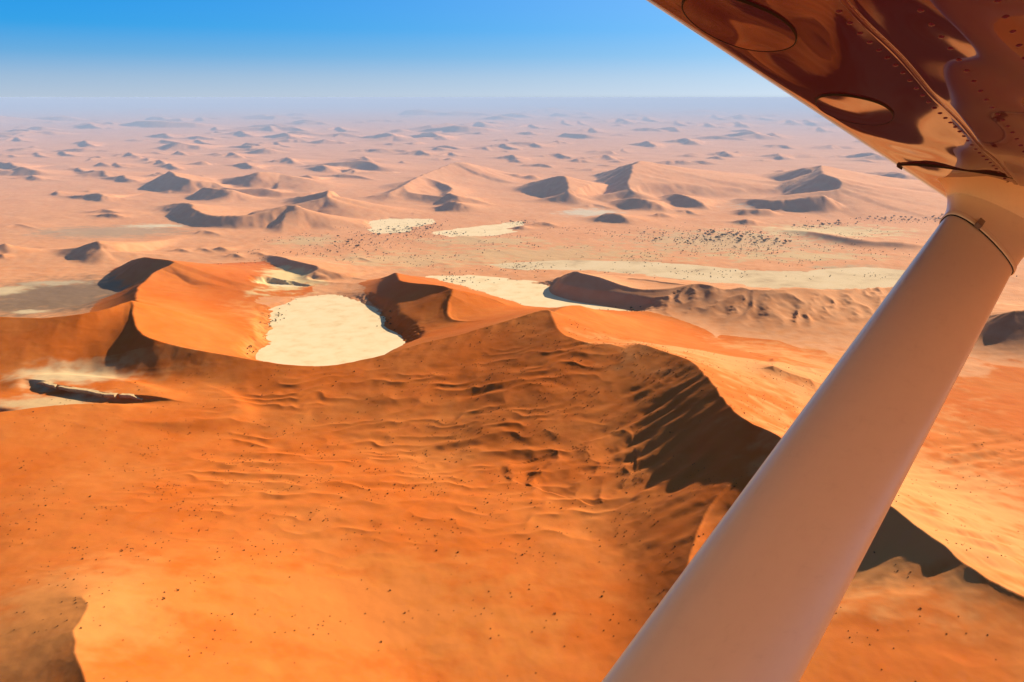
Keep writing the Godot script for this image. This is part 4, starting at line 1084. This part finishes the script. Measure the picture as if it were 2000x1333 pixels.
	# inspection covers: oval plates on a dark gasket
	for s0 in [-1.345, -0.925]:
		var plate := []; var gasket := []
		for i in 10:
			var row := []
			for k in 49:
				var a := TAU * k / 48.0
				var f := minf(i / 9.0, 1.0)
				var x: float = s0 + cos(a) * 0.106 * f; var z := -0.078 + sin(a) * 0.047 * f
				row.append(Vector3(x, wing_low(z, x) - (0.0022 - 0.0012 * (1.0 - f * f)), z))
			plate.append(row)
		var cover := part(root, "inspection_cover", sheet(plate), red)
		for i in 5:
			var row := []
			for k in 49:
				var a := TAU * k / 48.0
				var f: float = [0.985, 0.988, 1.0, 1.012, 1.016][i]
				var x: float = s0 + cos(a) * 0.106 * f; var z := -0.078 + sin(a) * 0.047 * f
				row.append(Vector3(x, wing_low(z, x) + [-0.0022, -0.0026, -0.0026, -0.0022, 0.001][i], z))
			gasket.append(row)
		part(cover, "gasket", sheet(gasket), dark)
	# strut
	rows = []
	for i in 31: rows.append(strut_ring(lerpf(2.5, 0.24, i / 30.0), 0.172, 0.052))
	rows.reverse()
	part(root, "strut", sheet(rows), white)
	# flared fairing between strut and wing
	rows = []
	for i in 33:
		var u := i / 32.0
		var ring := strut_ring(lerpf(0.285, 0.0, u), 0.178, 0.058)
		var t_row := []
		for k in ring.size():
			var a := TAU * k / (ring.size() - 1)
			var p: Vector3 = ring[k]
			# outline on the wing: long inboard and forward, fuller outboard
			var fc := 0.045 + 0.187 * cos(a) + 0.02 * sin(a)
			var foot := Vector3(-0.13 + 0.20 * sin(a) * (1.0 if sin(a) < 0.0 else 0.5 + 0.5 * cos(a)) + 0.24 * cos(a), 0.006, fc)
			if fc < -0.123: foot.y += NOSE * (1.0 - sqrt(maxf(1.0 - pow((-0.123 - fc) / NOSE, 2.0), 0.0)))
			var w := pow(u, 1.9)
			var q := p.lerp(foot, w)
			q.y = lerpf(p.y, foot.y, pow(u, 1.5))
			t_row.append(q)
		rows.append(t_row)
	part(root, "strut_fairing", sheet(rows), white)
	# dark sealing line round the foot of the fairing
	var foot_ring: Array = rows[rows.size() - 1]
	var seal := []
	for q in [[1.0, 0.004], [1.004, -0.0075], [1.010, -0.0075], [1.014, 0.004]]:
		var row := []
		for p in foot_ring.slice(foot_ring.size() / 2): row.append(Vector3(-0.13 + (p.x + 0.13) * q[0], p.y - 0.002 + q[1], 0.045 + (p.z - 0.045) * q[0]))
		seal.append(row)
	part(root, "fairing_seal", sheet(seal), dark)
	# clamp band at the fairing's lower end with its screw block
	rows = []
	for q in [[0.302, 0.168, 0.050], [0.302, 0.1785, 0.059], [0.300, 0.181, 0.061], [0.282, 0.181, 0.061], [0.280, 0.1795, 0.0595], [0.280, 0.168, 0.050]]:
		rows.append(strut_ring(q[0], q[1], q[2]))
	var band := part(root, "clamp_band", sheet(rows), white)
	for at in [0.3026, 0.2774]:
		rows = []
		for q in [[0.0013, 0.168, 0.050], [0.0013, 0.1765, 0.0565], [-0.0013, 0.1765, 0.0565], [-0.0013, 0.168, 0.050]]: rows.append(strut_ring(at + q[0], q[1], q[2]))
		part(band, "gasket", sheet(rows), dark)
	var block_at: Vector3 = strut_ring(0.293, 0.182, 0.066)[17]
	var axis := Vector3(0.89, 0.456, 0.0).normalized()
	var box := BoxMesh.new(); box.size = Vector3(0.030, 0.010, 0.012)
	var block := MeshInstance3D.new(); block.name = "clamp_screw"; block.mesh = box; block.material_override = steel
	block.transform = Transform3D(Basis(axis, Vector3(-axis.y, axis.x, 0).rotated(axis, TWIST), Vector3(0, 0, 1).rotated(axis, TWIST)), block_at)
	band.add_child(block)
	# fuselage side with its window band, behind the viewer
	rows = []
	for i in 25:
		var c := lerpf(-2.6, 4.6, i / 24.0)
		var k := 1.0 - pow(absf((c - 0.6) / 4.1), 3.0) * 0.7
		var row := []
		for q in 41:
			var a := TAU * q / 40.0
			row.append(Vector3(-3.6 + signf(cos(a)) * pow(absf(cos(a)), 0.55) * 0.62 * k, -0.62 + signf(sin(a)) * pow(absf(sin(a)), 0.6) * 0.72 * k, c))
		rows.append(row)
	part(root, "fuselage", sheet(rows), white)
